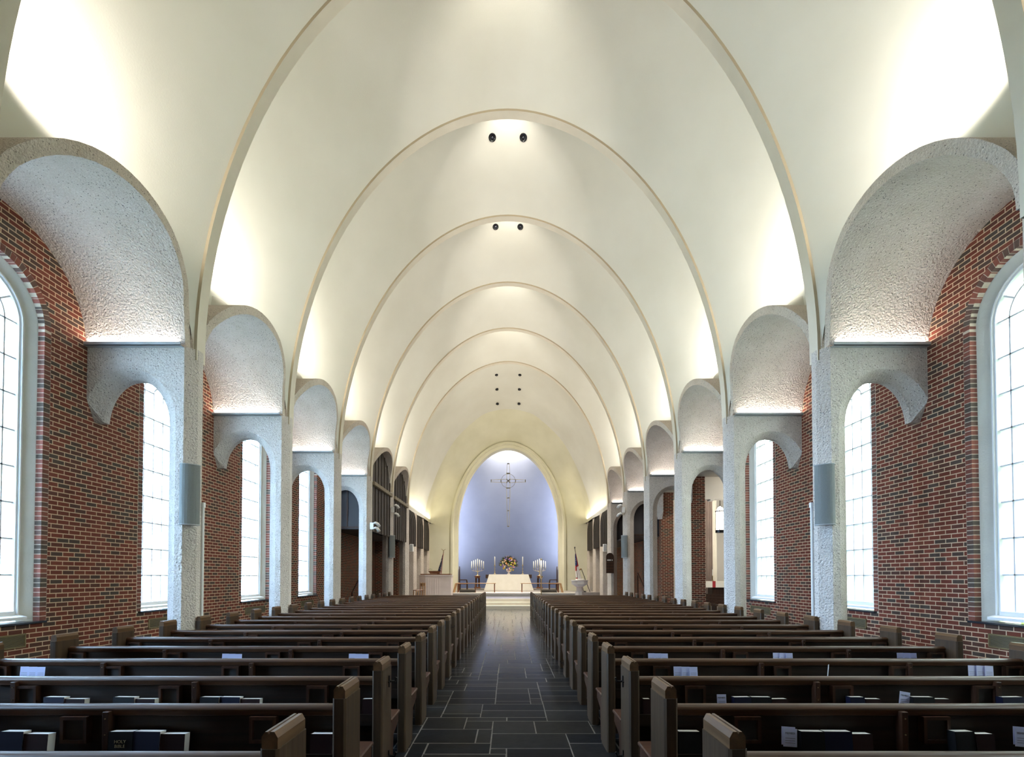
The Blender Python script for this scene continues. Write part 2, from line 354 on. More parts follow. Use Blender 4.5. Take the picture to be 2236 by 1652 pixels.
ORD = ['zeroth', 'first', 'second', 'third', 'fourth', 'fifth', 'sixth', 'seventh', 'eighth', 'ninth', 'tenth', 'eleventh', 'twelfth', 'thirteenth', 'fourteenth', 'fifteenth', 'sixteenth', 'seventeenth', 'eighteenth', 'nineteenth', 'twentieth', 'twenty-first', 'twenty-second', 'twenty-third']
SIDE = {-1: 'left', 1: 'right'}

# superellipse point on an arch
def arch(a, b, zc, t, p=2.0):
    c, s_ = math.cos(t), math.sin(t)
    return (math.copysign(abs(c) ** (2 / p), c) * a, zc + abs(s_) ** (2 / p) * b)
RA, RB, RZ, RP = 4.97, 7.13, 5.2, 1.94       # rib curve
def xat(a, b, zc, z, p):
    q = 1 - abs((z - zc) / b) ** p if z > zc else 1
    return a * max(q, 0) ** (1 / p)

WALLX = 6.62
BA, BB, BZ = 1.48, 1.31, 5.23                # barrel intrados
BOA, BOB = 1.62, 1.46                        # barrel extrados
Y0, Y1 = -2.38, 32.3

# ------------------------------------------------------------------ floor
def floor():
    u = .15; gx0, gy0 = -6.6, -2.4; nx = int(13.2 / u); ny = int((25.1 - gy0) / u)
    occ = [[False] * nx for _ in range(ny)]; rnd = random.Random(11); b = MB(); tones = []
    sizes = [(4, 2), (3, 2), (3, 3), (4, 3), (5, 2), (2, 2), (5, 3), (3, 1), (4, 2)]
    for j in range(ny):
        i = 0
        while i < nx:
            if occ[j][i]: i += 1; continue
            w, h = rnd.choice(sizes)
            run = 0
            while i + run < nx and not occ[j][i + run] and run < w: run += 1
            w = run
            if w == 0: i += 1; continue
            h = min(h, ny - j)
            for a in range(h):
                for c in range(w): occ[j + a][i + c] = True
            g = .006; x0, x1 = gx0 + i * u + g, gx0 + (i + w) * u - g; y0, y1 = gy0 + j * u + g, gy0 + (j + h) * u - g
            jt = lambda: rnd.uniform(-.003, .003)
            b.add([(x0 + jt(), y0 + jt(), 0), (x1 + jt(), y0 + jt(), 0), (x1 + jt(), y1 + jt(), 0), (x0 + jt(), y1 + jt(), 0)], [(0, 1, 2, 3)])
            tones.append(rnd.random()); i += w
    o = b.build('floor', SLATE, fix=False); me = o.data
    ca = me.color_attributes.new('tone', 'FLOAT_COLOR', 'CORNER')
    for p in me.polygons:
        for li in p.loop_indices: ca.data[li].color = (tones[p.index],) * 3 + (1,)
    structure(o)
    g = MB().box(-6.7, 6.7, Y0 - .1, 25.3, -.12, -.0008).build('floor_grout', GROUT, parent=o)
floor()
structure(MB().box(6.7, 14.5, 15, 27, -.12, -.002).build('floor', GROUT))

# ------------------------------------------------------------------ side walls with window openings
WC = lambda n: cd(n) + 1.98                  # window centre
WH, WSZ, WSP = .735, .97, 5.13               # half width, sill z, spring z
def wall(s, segs, wins, name, ztop=7.4):
    b = MB(); x = s * WALLX
    def q(y0, y1, z0, z1): b.add([(x, y0, z0), (x, y1, z0), (x, y1, z1), (x, y0, z1)], [(0, 1, 2, 3)])
    for y0, y1 in segs:
        ws = [w for w in wins if y0 < w < y1]; cur = y0
        for w in sorted(ws):
            q(cur, w - WH, 0, ztop); q(w - WH, w + WH, 0, WSZ)
            n = 20
            for k in range(n):
                a0, a1 = PI * k / n, PI * (k + 1) / n
                p0 = (w - WH * math.cos(a0), WSP + WH * math.sin(a0)); p1 = (w - WH * math.cos(a1), WSP + WH * math.sin(a1))
                b.add([(x, p0[0], p0[1]), (x, p1[0], p1[1]), (x, p1[0], ztop), (x, p0[0], ztop)], [(0, 1, 2, 3)])
            cur = w + WH
        q(cur, y1, 0, ztop)
    return structure(b.build(name, BRICKX, fix=False))
wall(-1, [(Y0, 32.3)], [WC(n) for n in WIN_L], 'wall_left')
wall(1, [(Y0, 14.95), (25.0, 32.3)], [WC(n) for n in WIN_R], 'wall_right')
structure(MB().box(-6.62, 6.62, Y0 - .2, Y0, 0, 14.5).build('wall_back', STUCCO))
# brick piers of the open right arcade
for i, (ya, yb) in enumerate(((14.95, 15.0), (18.45, 19.0), (22.0, 22.6))):
    b = MB(); b.box(6.60, 7.12, ya, yb, 0, 5.35)
    o = b.build('brick_pier', [BRICKX, BRICKY]);
    for p in o.data.polygons: p.material_index = 1 if abs(p.normal.y) > .5 else 0
    structure(o); o.name = 'wall_right_pier'
# lintel wall above arcade and dark rooms behind
structure(MB().box(WALLX, 7.12, 14.95, 25.1, 5.22, 7.4).build('wall_right_upper', CREAMP))

# windows --------------------------------------------------------------
def archpts(r, w, z0, n=18, spring=None):
    sp = WSP if spring is None else spring
    return [(w - r, z0)] + [(w - r * math.cos(PI * k / n), sp + r * math.sin(PI * k / n)) for k in range(n + 1)] + [(w + r, z0)]
def ring(b, s, w, prof, z0, mi=None, n=18):
    """prof: list of (half_width, x) swept around the arch"""
    rows = []
    for r, x in prof: rows.append([(s * x, y, z) for y, z in archpts(r, w, z0, n)])
    b.sheet(rows, mi)
win_no = 0
def window(s, n):
    global win_no; win_no += 1
    w = WC(n)
    root = empty('window_%d' % win_no, (0, 0, 0)); structure(root)
    # header bricks around the opening
    b = MB(); rnd = random.Random(n * 7 + s)
    ring(b, s, w, [(WH + .107, 6.617), (WH - .002, 6.615), (WH - .002, 6.715)], WSZ - .02, 0)
    step = .0677
    path = []; z = WSZ + .005
    while z + step < WSP: path.append(('v', z, z + step - .011)); z += step
    for sd in (-1, 1):
        for _, z0, z1 in path:
            m_ = rnd.choice((1, 1, 2, 2, 3, 4, 5))
            y0, y1 = w + sd * (WH - .004), w + sd * (WH + .098)
            b.box(s * 6.611, s * 6.708, y0, y1, z0, z1, m_)
    na = 34
    for k in range(na):
        a0 = PI * k / na + .006; a1 = PI * (k + 1) / na - .006; m_ = rnd.choice((1, 1, 2, 2, 3, 4, 5)); vs = []
        for x in (6.611, 6.708):
            for r in (WH - .004, WH + .098):
                for a in (a0, a1): vs.append((s * x, w - r * math.cos(a), WSP + r * math.sin(a)))
        b.add(vs, [(0, 1, 3, 2), (4, 6, 7, 5), (0, 4, 5, 1), (2, 3, 7, 6), (0, 2, 6, 4), (1, 5, 7, 3)], m_)
    b.build('brick_surround', [MORTAR] + HEAD, root)
    b = MB(); ring(b, s, w, [(WH - .002, 6.705), (WH - .012, 6.712), (.615, 6.84)], WSZ - .02); b.build('plaster_reveal', PLASTER, root, smooth=False)
    # timber frame
    b = MB(); zb = 1.06
    ring(b, s, w, [(.622, 6.83), (.615, 6.795), (.59, 6.79), (.585, 6.82), (.565, 6.82), (.558, 6.86), (.555, 6.95)], zb)
    b.box(s * 6.80, s * 6.95, w - .56, w + .56, zb - .005, zb + .06)
    b.prism([(s * 6.70, zb - .06), (s * 6.70, zb - .02), (s * 6.80, zb + .005), (s * 6.95, zb + .005), (s * 6.95, zb - .06)], 'y', w - .64, w + .64)
    b.build('window_frame', WHITEP, root)
    # glazing bars
    b = MB(); g0, g1 = 6.845, 6.955; t = .011
    def vbar(y, z0, z1): b.box(s * g0, s * g1, y - t, y + t, z0, z1)
    def hbar(z, y0, y1): b.box(s * g0, s * g1, y0, y1, z - t, z + t)
    pane = (WSP - zb - .06) / 8.0
    for y in (-.385, -.13, .13, .385): vbar(w + y, zb + .05, WSP)
    for k in range(1, 9): hbar(zb + .06 + k * pane, w - .555, w + .555) if k < 8 else (hbar(WSP, w - .555, w - .13), hbar(WSP, w + .13, w + .555))
    def arc(r):
        nn = 16; rows = []
        for rr, xx in ((r - t, g0), (r + t, g0), (r + t, g1), (r - t, g1), (r - t, g0)):
            rows.append([(s * xx, w - rr * math.cos(PI * k / nn), WSP + rr * math.sin(PI * k / nn)) for k in range(nn + 1)])
        b.sheet(rows)
    arc(.385); arc(.13); vbar(w, WSP + .13, WSP + .385)
    for a in (36, 72, 108, 144):
        a = R(a); b.bar((s * 6.90, w - .385 * math.cos(a), WSP + .385 * math.sin(a)), (s * 6.90, w - .556 * math.cos(a), WSP + .556 * math.sin(a)), .022, .11, up=(1, 0, 0))
    b.build('glazing_bars', MUNT, root)
    b = MB(); pts = archpts(.556, w, zb + .05); b.add([(s * 6.93, y, z) for y, z in pts], [tuple(range(len(pts)))]); b.build('pane', GLASS, root, fix=False)
    MB().box(s * 6.56, s * 6.80, w - .80, w + .80, .945, .975).build('sill', BLKSLATE, root, bevel=.004)
    # outer leaf of the wall
    b = MB(); rows = [[(s * x, y, z) for y, z in archpts(r, w, .9)] for r, x in ((.62, 6.84), (.62, 7.15))]; b.sheet(rows); b.build('outer_reveal', PLASTER, root)
    # heating grille below
    if n < 0: return
    v = empty('vent_grille', (s * 6.62, w, .63), 0, 'long bronze heating grille below the %s window on the %s wall' % (ORD[n + 1], SIDE[s]), 'vent grille', 'heating grilles under the windows')
    f = MB(); X0, X1 = -s * .0, -s * .02
    f.box(X0, X1, -.53, .53, 0, .02).box(X0, X1, -.53, .53, .17, .19).box(X0, X1, -.53, -.51, .0, .19).box(X0, X1, .51, .53, 0, .19).build('frame', BRONZE, v, bevel=.003)
    f = MB()
    for k in range(9): f.box(-s * .002, -s * .014, -.51, .51, .027 + k * .0162, .034 + k * .0162)
    f.build('slats', BRONZE, v); MB().box(-s * .0005, -s * .002, -.51, .51, .02, .17).build('backing', DARKV, v)
for n in WIN_L: window(-1, n)
for n in WIN_R: window(1, n)
# outer wall faces (keeps daylight to the openings)
def outer(s, y0, y1, wins):
    b = MB(); x = s * 7.15
    def q(a, c, z0, z1): b.add([(x, a, z0), (x, c, z0), (x, c, z1), (x, a, z1)], [(0, 1, 2, 3)])
    cur = y0
    for w in wins:
        r = .62; q(cur, w - r, 0, 8); q(w - r, w + r, 0, .9); n = 14
        for k in range(n):
            p0 = (w - r * math.cos(PI * k / n), WSP + r * math.sin(PI * k / n)); p1 = (w - r * math.cos(PI * (k + 1) / n), WSP + r * math.sin(PI * (k + 1) / n))
            b.add([(x, *p0), (x, *p1), (x, p1[0], 8), (x, p0[0], 8)], [(0, 1, 2, 3)])
        cur = w + r
    q(cur, y1, 0, 8); structure(b.build('wall_%s_outer' % SIDE[s], BRICKX, fix=False))
outer(-1, Y0, 32.3, [WC(n) for n in WIN_L]); outer(1, Y0, 14.95, [WC(n) for n in WIN_R])

# ------------------------------------------------------------------ columns with cross beams
def column(n, s, beam=True):
    y = cd(n); names = {1: 'nearest fully visible', 2: 'second', 3: 'third', 4: 'fourth', 5: 'fifth', 6: 'sixth', 0: 'close (mostly out of view)', -1: 'rear'}
    extra = {1: ', carrying a grey speaker', 5: ', carrying a grey speaker further back'}.get(n, '')
    root = empty('concrete_column', (s * 5.2, y + .22, 0), 0, '%s rough concrete column on the %s side of the pews%s' % (names[n], SIDE[s], extra), 'column', 'concrete columns along the nave')
    b = MB()
    secs = [(0, 5.09, 5.21, 6.69, 4.38, .735, 4.87), (.16, 4.96, 5.41, 6.47, 4.07, .54, 4.75), (.28, 4.96, 5.41, 6.47, 4.07, .54, 4.75), (.44, 5.09, 5.21, 6.69, 4.38, .735, 4.87)]
    rings = []
    for dy, xn, xo, xf, zf, hw, ap in secs:
        cx = (xo + xf) / 2; a = (xf - xo) / 2; zs = 4.02
        pts = [(xn, 0), (xn, 5.23), (6.64, 5.23), (6.64, zf), (min(xf, 6.64), zf)]
        for k in range(1, 17):
            t = PI * k / 16; X = cx + a * math.cos(t); Z = zs + (ap - zs) * math.sin(t)
            pts.append((min(X, 6.64), max(Z, zf) if k < 5 else Z))
        pts.append((xo, 0)); rings.append([(s * (x - 5.2), dy - .22, z) for x, z in pts])
    m = len(rings[0]); vs = [p for r in rings for p in r]; fs = []
    for i in range(3):
        for k in range(m): fs.append((i * m + k, i * m + (k + 1) % m, (i + 1) * m + (k + 1) % m, (i + 1) * m + k))
    fs.append(tuple(range(m))); fs.append(tuple(range(4 * m - 1, 3 * m - 1, -1)))
    b.add(vs, fs); b.build('shaft_and_cross_arch', CONC, root)
    b = MB(); b.box(s * (5.02 - 5.2), s * (6.62 - 5.2), -.12, .13, 5.22, 5.75); b.box(s * (5.02 - 5.2), s * (6.62 - 5.2), -.06, .07, 5.75, 6.1); b.build('impost_block', CONC2, root)
    # lamp channel on the beam
    ch = MB().box(s * (5.10 - 5.2), s * (6.61 - 5.2), -.31, -.221, 5.205, 5.215).box(s * (5.10 - 5.2), s * (6.61 - 5.2), -.31, -.30, 5.205, 5.262)
    o = ch.build('lamp_channel', SPKF, root); o['label'] = 'thin metal light channel'
    return root
cols = {}
for n in range(-1, 7):
    for s in (-1, 1): cols[(n, s)] = column(n, s)

# ------------------------------------------------------------------ side barrels
def barrel(n, s):
    c = cd(n) + 1.95
    nm = {-1: 'rear', 0: 'nearest visible', 1: 'second', 2: 'third', 3: 'fourth', 4: 'fifth', 5: 'sixth'}[n]
    b = MB(); N_ = 28
    def rx(z):
        T = ((5.5, 5.06), (5.8, 5.0), (6.05, 4.90), (6.25, 4.83), (6.41, 4.77), (6.6, 4.72))
        if z <= T[0][0]: return T[0][1]
        for (a, u), (b_, v) in zip(T, T[1:]):
            if z <= b_: return u + (v - u) * (z - a) / (b_ - a)
        return T[-1][1]
    rows = []
    pin = [(c - BA * math.cos(PI * k / N_), BZ + BB * math.sin(PI * k / N_)) for k in range(N_ + 1)]
    pou = [(c - BOA * math.cos(PI * k / N_), BZ + BOB * math.sin(PI * k / N_)) for k in range(N_ + 1)]
    rows = [[(s * 6.64, y, z) for y, z in pin]]
    for f in (.66, .33): rows.append([(s * (rx(z) + (6.64 - rx(z)) * f), y, z) for y, z in pin])
    rows += [[(s * rx(z), y, z) for y, z in pin]]
    b.sheet(rows, 0)
    b.sheet([[(s * rx(z), y, z) for y, z in pin], [(s * rx(zi), y, z) for (y, z), (yi, zi) in zip(pou, pin)]], 1)
    b.sheet([[(s * rx(zi), y, z) for (y, z), (yi, zi) in zip(pou, pin)], [(s * 6.64, y, z) for y, z in pou]], 1)
    o = b.build('barrel_arch', [CONC, CONC2], smooth=False)
    for p in o.data.polygons: p.use_smooth = p.material_index == 0
    tag(o, '%s rough concrete barrel arch over the %s aisle, between two columns' % (nm, SIDE[s]), 'arch', 'concrete barrel arches over the aisles')
for n in range(-1, 6):
    for s in (-1, 1): barrel(n, s)
# curved lamp shields on the barrel crowns
for n in range(0, 6):
    for s in (-1, 1):
        c = cd(n) + 1.95; b = MB(); rows = []
        for x in (5.35, 5.36):
            rows.append([(s * (x + .9 * (k / 10)), c - .35, BZ + BOB - .12 + .52 * math.sin(PI / 2 * k / 10)) for k in range(11)])
        b.prism([(s * 5.35, 6.70)] + [(s * (5.35 + .95 * (1 - math.cos(PI / 2 * k / 10))), 6.70 + .42 * math.sin(PI / 2 * k / 10)) for k in range(1, 11)] + [(s * 6.3, 6.70)], 'y', c - .15, c - .12)
        tag(b.build('lamp_shield', STUCCO), 'pale curved lamp shield on top of the %s aisle arch on the %s' % (ORD[n + 1], SIDE[s]), 'lamp shield', 'lamp shields above the aisle arches')

# ------------------------------------------------------------------ vault
def zlow(y, c):
    q = 1 - ((y - c) / BOA) ** 2
    return BZ + (BOB * math.sqrt(q) if q > 0 else 0) - .015
def vault():
    b = MB(); NT = 34
    for n in range(-2, 6):
        ya = cd(n) + .34; yb = cd(n + 1) + .12; c = cd(n) + 1.95
        if n == -2: ya = Y0 - .1
        st = 22; ys = [ya + (yb - ya) * (.5 - .5 * math.cos(PI * k / st)) for k in range(st + 1)]
        rows = []
        for y in ys:
            f = (y - (cd(n) + .34)) / (yb - cd(n) - .34); off = 1.58 * (1 - f) + .05
            A, B = RA + off, RB + off
            zl = zlow(y, c); t0 = math.asin(min(((zl - RZ) / B), 1) ** (RP / 2)) if zl > RZ else 0
            half = []
            for k in range(NT + 1):
                t = t0 + (PI / 2 - t0) * k / NT; x, z = arch(A, B, RZ, t, RP)
                half.append((x, y, z))
            rows.append([(-x, y_, z) for x, y_, z in half] + [(x, y_, z) for x, y_, z in reversed(half[:-1])])
        b.sheet(rows)
        # closing wall behind the rib
        if n > -2:
            r0 = [arch(RA, RB, RZ, PI * k / 60, RP) for k in range(61)]; r1 = [arch(RA + 1.63, RB + 1.63, RZ, PI * k / 60, RP) for k in range(61)]
            b.sheet([[(x, ya, z) for x, z in r0], [(x, ya, z) for x, z in r1]])
    o = b.build('ceiling', STUCCO, fix=False, smooth=True)
    me = o.data; bm = bmesh.new(); bm.from_mesh(me); bmesh.ops.remove_doubles(bm, verts=bm.verts, dist=.0005); bm.to_mesh(me); bm.free()
    structure(o)
    # chancel vault
    def resample(pts, N_):
        d = [0]
        for p, q in zip(pts, pts[1:]): d.append(d[-1] + math.dist(p, q))
        out = []; j = 0
        for k in range(N_ + 1):
            t = d[-1] * k / N_
            while j < len(d) - 2 and d[j + 1] < t: j += 1
            u = (t - d[j]) / max(d[j + 1] - d[j], 1e-9); out.append(tuple(a_ + (b_ - a_) * u for a_, b_ in zip(pts[j], pts[j + 1])))
        return out
    def spline(P, m=12):
        P = [tuple(2 * a_ - b_ for a_, b_ in zip(P[0], P[1]))] + P + [(-P[-2][0], P[-2][1])]; out = []
        for i in range(1, len(P) - 2):
            for k in range(m):
                t = k / m; out.append(tuple(.5 * (2 * b_ + (c_ - a_) * t + (2 * a_ - 5 * b_ + 4 * c_ - d_) * t * t + (3 * b_ - a_ - 3 * c_ + d_) * t ** 3) for a_, b_, c_, d_ in zip(P[i - 1], P[i], P[i + 1], P[i + 2])))
        return out + [P[-2]]
    H = 34
    near = resample([(5.22, 5.0)] + [arch(5.22, 7.40, RZ, PI / 2 * k / 60, RP) for k in range(61)], H)
    crease = resample(spline([(4.93, 5.0), (4.76, 6.0), (4.46, 6.95), (3.91, 8.28), (3.04, 9.74), (1.66, 11.02), (.8, 11.36), (0, 11.47)]), H)
    rim = resample([(3.65, 4.6)] + [arch(3.65, 5.52, 4.6, PI / 2 * k / 60, 1.9) for k in range(61)], H)
    full = lambda row: [(-x, y, z) for x, y, z in row] + [(x, y, z) for x, y, z in reversed(row[:-1])]
    b = MB(); rows = []
    for i in range(11):
        f = i / 10; rows.append(full([(x0 + (x1 - x0) * f, 25.64 + f * 4.36, z0 + (z1 - z0) * f) for (x0, z0), (x1, z1) in zip(near, crease)]))
    b.sheet(rows)
    r0 = [arch(RA, RB, RZ, PI * k / 60, RP) for k in range(61)]; r1 = [arch(5.22, 7.40, RZ, PI * k / 60, RP) for k in range(61)]
    b.sheet([[(x, 25.64, z) for x, z in r0], [(x, 25.64, z) for x, z in r1]])
    structure(b.build('ceiling', STUCCO, fix=False, smooth=True))
    # tapering surround between vault and apse opening
    b = MB(); rows = []
    for i in range(13):
        f = i / 12; row = []
        for k in range(H + 1):
            (x0, z0), (x1, z1) = crease[k], rim[k]; n_ = 1 + 9 * max(0, 1 - k / H * 2.0) ** 2; ph = f * PI / 2
            v = math.sin(ph) ** (2 / n_); u = 1 - max(math.cos(ph), 0) ** (2 / n_)
            row.append((x0 + (x1 - x0) * u + .06 * v * (1 - u), 30.0 + 2.3 * v, z0 + (z1 - z0) * u))
        rows.append(full(row))
    b.sheet(rows)
    for s in (-1, 1):
        b.add([(s * 5.3, 32.3, 0), (s * 3.5, 32.3, 0), (s * 3.5, 32.3, 4.95), (s * 5.3, 32.3, 4.95)], [(0, 1, 2, 3)])
        b.add([(s * 7.2, 32.3, 0), (s * 5.2, 32.3, 0), (s * 5.2, 32.3, 6), (s * 7.2, 32.3, 6)], [(0, 1, 2, 3)])
    structure(b.build('wall_chancel', STUCCO_SHADE, fix=False, smooth=True))
    # ribs
    for n in range(-1, 7):
        y = cd(n) + .12; b = MB(); NN = 72
        P0 = [arch(RA, RB, RZ, PI * k / NN, RP) for k in range(NN + 1)]; P0 = [(RA, 5.06)] + P0 + [(-RA, 5.06)]
        P1 = [arch(RA + .07, RB + .07, RZ, PI * k / NN, RP) for k in range(NN + 1)]; P1 = [(RA + .07, 5.06)] + P1 + [(-RA - .07, 5.06)]
        b.sheet([[(x, y, z) for x, z in P1], [(x, y, z) for x, z in P0]], 1)
        b.sheet([[(x, y, z) for x, z in P0], [(x, y + .225, z) for x, z in P0]], 0)
        b.sheet([[(x, y + .225, z) for x, z in P0], [(x, y + .225, z) for x, z in P1]], 0)
        o = b.build('trim_%d' % (n + 2), [RIBM, RIBEDGE], fix=False); structure(o)
    # apse opening moulding
    b = MB(); rows = []
    for a, y in ((3.65, 32.31), (3.63, 32.16), (3.50, 32.12), (3.44, 32.2), (3.42, 32.3), (3.22, 32.34), (3.2, 32.4), (3.2, 32.95)):
        B = 5.14 + (a - 3.2) * (5.52 - 5.14) / .45
        rows.append([(x, y, z) for x, z in ([(a, .6)] + [arch(a, B, 4.6, PI * k / 60, 1.92) for k in range(61)] + [(-a, .6)])])
    b.sheet(rows); structure(b.build('trim_9', STUCCO_SHADE, fix=False))
    # apse
    b = MB(); rows = []; NA = 48
    for z in [.6 + k * .4 for k in range(16)] + [7.2, 7.8, 8.4, 9.0, 9.6, 10.1, 10.5, 10.8, 11.0]:
        r = 1 if z < 6.6 else math.sqrt(max(0, 1 - ((z - 6.6) / 4.42) ** 2)) * .9 + .1
        row = []
        for k in range(NA + 1):
            t = PI * k / NA; c, s_ = math.cos(t), math.sin(t)
            row.append((math.copysign(abs(c) ** (2 / 2.6), c) * 4.5 * r, 32.95 + abs(s_) ** (2 / 2.6) * 2.35 * r, z))
        rows.append(row)
    b.sheet(rows); structure(b.build('wall_apse', BLUEW, fix=False, smooth=True))
    b = MB(); # closes the gap between moulding and apse shell
    b.sheet([[(x, 32.95, z) for x, z in ([(3.2, .6)] + [arch(3.2, 5.14, 4.6, PI * k / 60, 1.92) for k in range(61)] + [(-3.2, .6)])],
             [(x, 32.95, z) for x, z in ([(5.0, .6)] + [arch(5.0, 7.5, 4.6, PI * k / 60, 1.92) for k in range(61)] + [(-5.0, .6)])]])
    structure(b.build('wall_apse_front', STUCCO_SHADE, fix=False))
vault()

# unseen box shell added over everything to stop sky light leaking in
b = MB()
for s in (-1, 1): b.box(s * 7.16, s * 7.3, Y0 - .3, 36, 7.3, 15.0).box(s * 7.16, s * 7.3, 25.0, 36, 0, 7.3)
b.box(-7.3, 7.3, Y0 - .4, 36, 15.0, 15.2).box(-7.3, 7.3, 36, 36.2, 0, 15).box(-7.3, 7.3, Y0 - .5, Y0 - .3, 0, 15)
structure(b.build('light_block_shell', PANEL_D))
# ------------------------------------------------------------------ chancel steps and platforms
structure(MB().box(-6.6, 6.6, 25.2, 25.5, -.1, .16).box(-6.6, 6.6, 25.5, 25.8, -.1, .32).box(-6.6, 6.6, 25.8, 25.86, -.1, .48).build('floor_chancel_steps', CREAMW, bevel=.006))
structure(MB().box(-6.6, 6.6, 25.86, 29.0, -.1, .479).build('floor_chancel', BLUECARP))
structure(MB().box(-3.9, 3.9, 28.62, 29.0, .63, .70).box(-3.9, 3.9, 28.75, 29.0, .47, .63).build('floor_sanctuary_edge', CREAMW, bevel=.008))
structure(MB().box(-5.2, 5.2, 29.0, 33.8, .4, .70).box(-4.4, 4.4, 33.8, 35.4, .4, .80).build('floor_sanctuary', GREYCARP))

# ------------------------------------------------------------------ choir columns and louvre panels
CH = [25.4, 27.7, 30.0, 32.2]
for s in (-1, 1):
    for i, y in enumerate(CH[1:]):
        b = MB(); b.prism([(s * 4.97, y - .07), (s * 4.97, y + .07), (s * 5.09, y + .19), (s * 5.36, y + .19), (s * 5.36, y - .19), (s * 5.09, y - .19)], 'z', .48 if y < 32 else .48, 5.0)
        tag(b.build('choir_column', CONC2), '%s slim concrete choir column on the %s beyond the last side arch' % (ORD[i + 1], SIDE[s]), 'column', 'slim choir columns under the louvres')
    for i in range(3):
        y0, y1 = CH[i] + .16 + (.2 if i == 0 else 0), CH[i + 1] - .16
        root = empty('louvre_panel', (s * 5.0, (y0 + y1) / 2, 3.2), 0, '%s dark curved louvre panel from the nave, high on the %s chancel wall' % (ORD[i + 1], SIDE[s]), 'louvre', 'dark louvre panels above the choir')
        L = (y1 - y0) / 2
        prof = [(0, 0), (0, 1.1), (.01, 1.35), (.035, 1.55), (.07, 1.70), (.11, 1.82)]
        b = MB()
        b.sheet([[(s * (.07 + x), -L, z) for x, z in prof], [(s * (.07 + x), L, z) for x, z in prof]])
        b.build('backing', LOUVD, root, fix=False); nf = 7
        for k in range(nf):
            yy = -L + (k + .5) * 2 * L / nf; fm = MB(); out = [(s * (x - .06), z) for x, z in prof]; inn = [(s * (x + .06), z) for x, z in reversed(prof)]
            fm.prism([(a, c) for a, c in out + inn], 'y', yy - .045, yy + .045); fm.build('slat', LOUV, root)
# ------------------------------------------------------------------ left organ screens in bays 4 and 5
for i, n in enumerate((4, 5)):
    c = cd(n) + 1.95; root = empty('organ_screen', (-5.05, c, 3.28), 0, 'dark brown slatted screen filling the %s arched bay on the left wall' % ('fifth' if i == 0 else 'sixth'), 'screen', 'slatted organ screens')
    def top(y): q = 1 - (y / 1.46) ** 2; return BZ - 3.28 + BB * math.sqrt(max(q, 0)) - .01
    pts = [(-1.46, 0)] + [(-1.46 * math.cos(PI * k / 24), BZ - 3.28 + 1.29 * math.sin(PI * k / 24)) for k in range(25)] + [(1.46, 0)]
    MB().prism([(y, z) for y, z in pts], 'x', -.03, 0).build('backboard', SCREENB, root)
    nb = 6
    for k in range(nb + 1):
        y = -1.40 + k * 2.80 / nb; t = top(min(max(y, -1.43), 1.43)); MB().box(0, .035, y - .016, y + .016, 0, max(t - .02, .5)).build('batten', LOUV, root, bevel=.01)
    MB().box(0, .13, -1.47, 1.47, 1.70, 1.84).build('cross_rail', noisy('screen_rail_olive', (.20, .17, .11), (.25, .21, .14), scale=3, rough=.6), root, bevel=.01)
# dark boxed chamber over the aisle behind the screens (closed soffit) and panels in the cross arches
for s in (-1, 1):
    y0 = 18.86 if s < 0 else 22.32
    structure(MB().box(s * 5.45, s * 6.6, y0, 32.2, 3.34, 3.42).build('ceiling_aisle', PANEL_D))
    root = empty('arch_door_panel', (s * 5.95, y0, 3.34), 0, 'dark panelled arched infill high in the cross arch at the %s aisle' % SIDE[s], 'panel', 'dark arch infills')
    b = MB(); pts = [(-.55, 0), (.62, 0), (.62, 1.0)] + [(.035 + .585 * math.cos(PI * k / 12), .72 + .68 * math.sin(PI * k / 12)) for k in range(13)] + [(-.55, .6)]
    MB().box(-s * .52, s * .64, -.02, .02, 0, 1.6).build('board', PANEL_D, root)
    MB().box(-s * .05, s * .0, -.05, -.02, .06, 1.55).box(-s * .45, s * .6, -.05, -.02, .04, .10).build('stile', W_DARK, root)
# second right infill at column 6
structure(MB().box(5.45, 6.6, 25.75, 25.8, 3.34, 5.2).build('wall_right_infill', PANEL_D))
structure(MB().box(6.62, 6.75, 22.6, 25.1, 0, 5.3).build('wall_right_far', BRICKX))
# cross walls closing the dark left aisle
structure(MB().box(-6.6, -5.45, 25.35, 25.40, .0, 3.34).build('wall_left_cross', BRICKY))
# organ/instrument pipes glimpsed behind (dark shelving with rings)
# ------------------------------------------------------------------ chapel seen through the right arcade
structure(MB().box(14.0, 14.2, 15.1, 27, 0, 6).build('wall_chapel_side', CREAMP))
structure(MB().box(7.12, 14.2, 26.0, 26.2, 0, 6).build('wall_chapel_far', CREAMP))
structure(MB().box(7.12, 14.2, 15.0, 15.1, 0, 6).build('wall_chapel_near', CREAMP))
structure(MB().box(7.12, 14.2, 15.0, 26.2, 5.5, 5.6).build('ceiling_chapel', CREAMP))
b = MB().box(7.12, 14.0, 20.0, 20.3, 4.62, 5.5)
for k in range(9): b.box(7.3 + k * .62, 7.46 + k * .62, 19.98, 20.3, 4.57, 4.63)
structure(b.build('trim_10', CREAMP))
spot('chapel_lamp', (10.5, 17.0, 5.3), (9.5, 22, 1.0), 500, NEUT, 130, .8, .2)
spot('chapel_lamp', (9.5, 21.5, 5.2), (9.5, 26, 2.0), 420, NEUT, 130, .8, .2)
b = MB(); rows = []
for z in (.24, 5.5): rows.append([(8.98 + .012 * k, 24.6 + .07 * math.sin(k * .9) + .02 * math.sin(k * 2.1), z) for k in range(70)])
b.sheet(rows); tag(b.build('curtain', CURT, smooth=True), 'tall taupe pleated curtain in the side chapel beyond the right columns', 'curtain')
b = MB(); rows = []
for z in (.24, 5.5): rows.append([(9.84 + .012 * k, 24.7 + .04 * math.sin(k * 1.3), z) for k in range(22)])
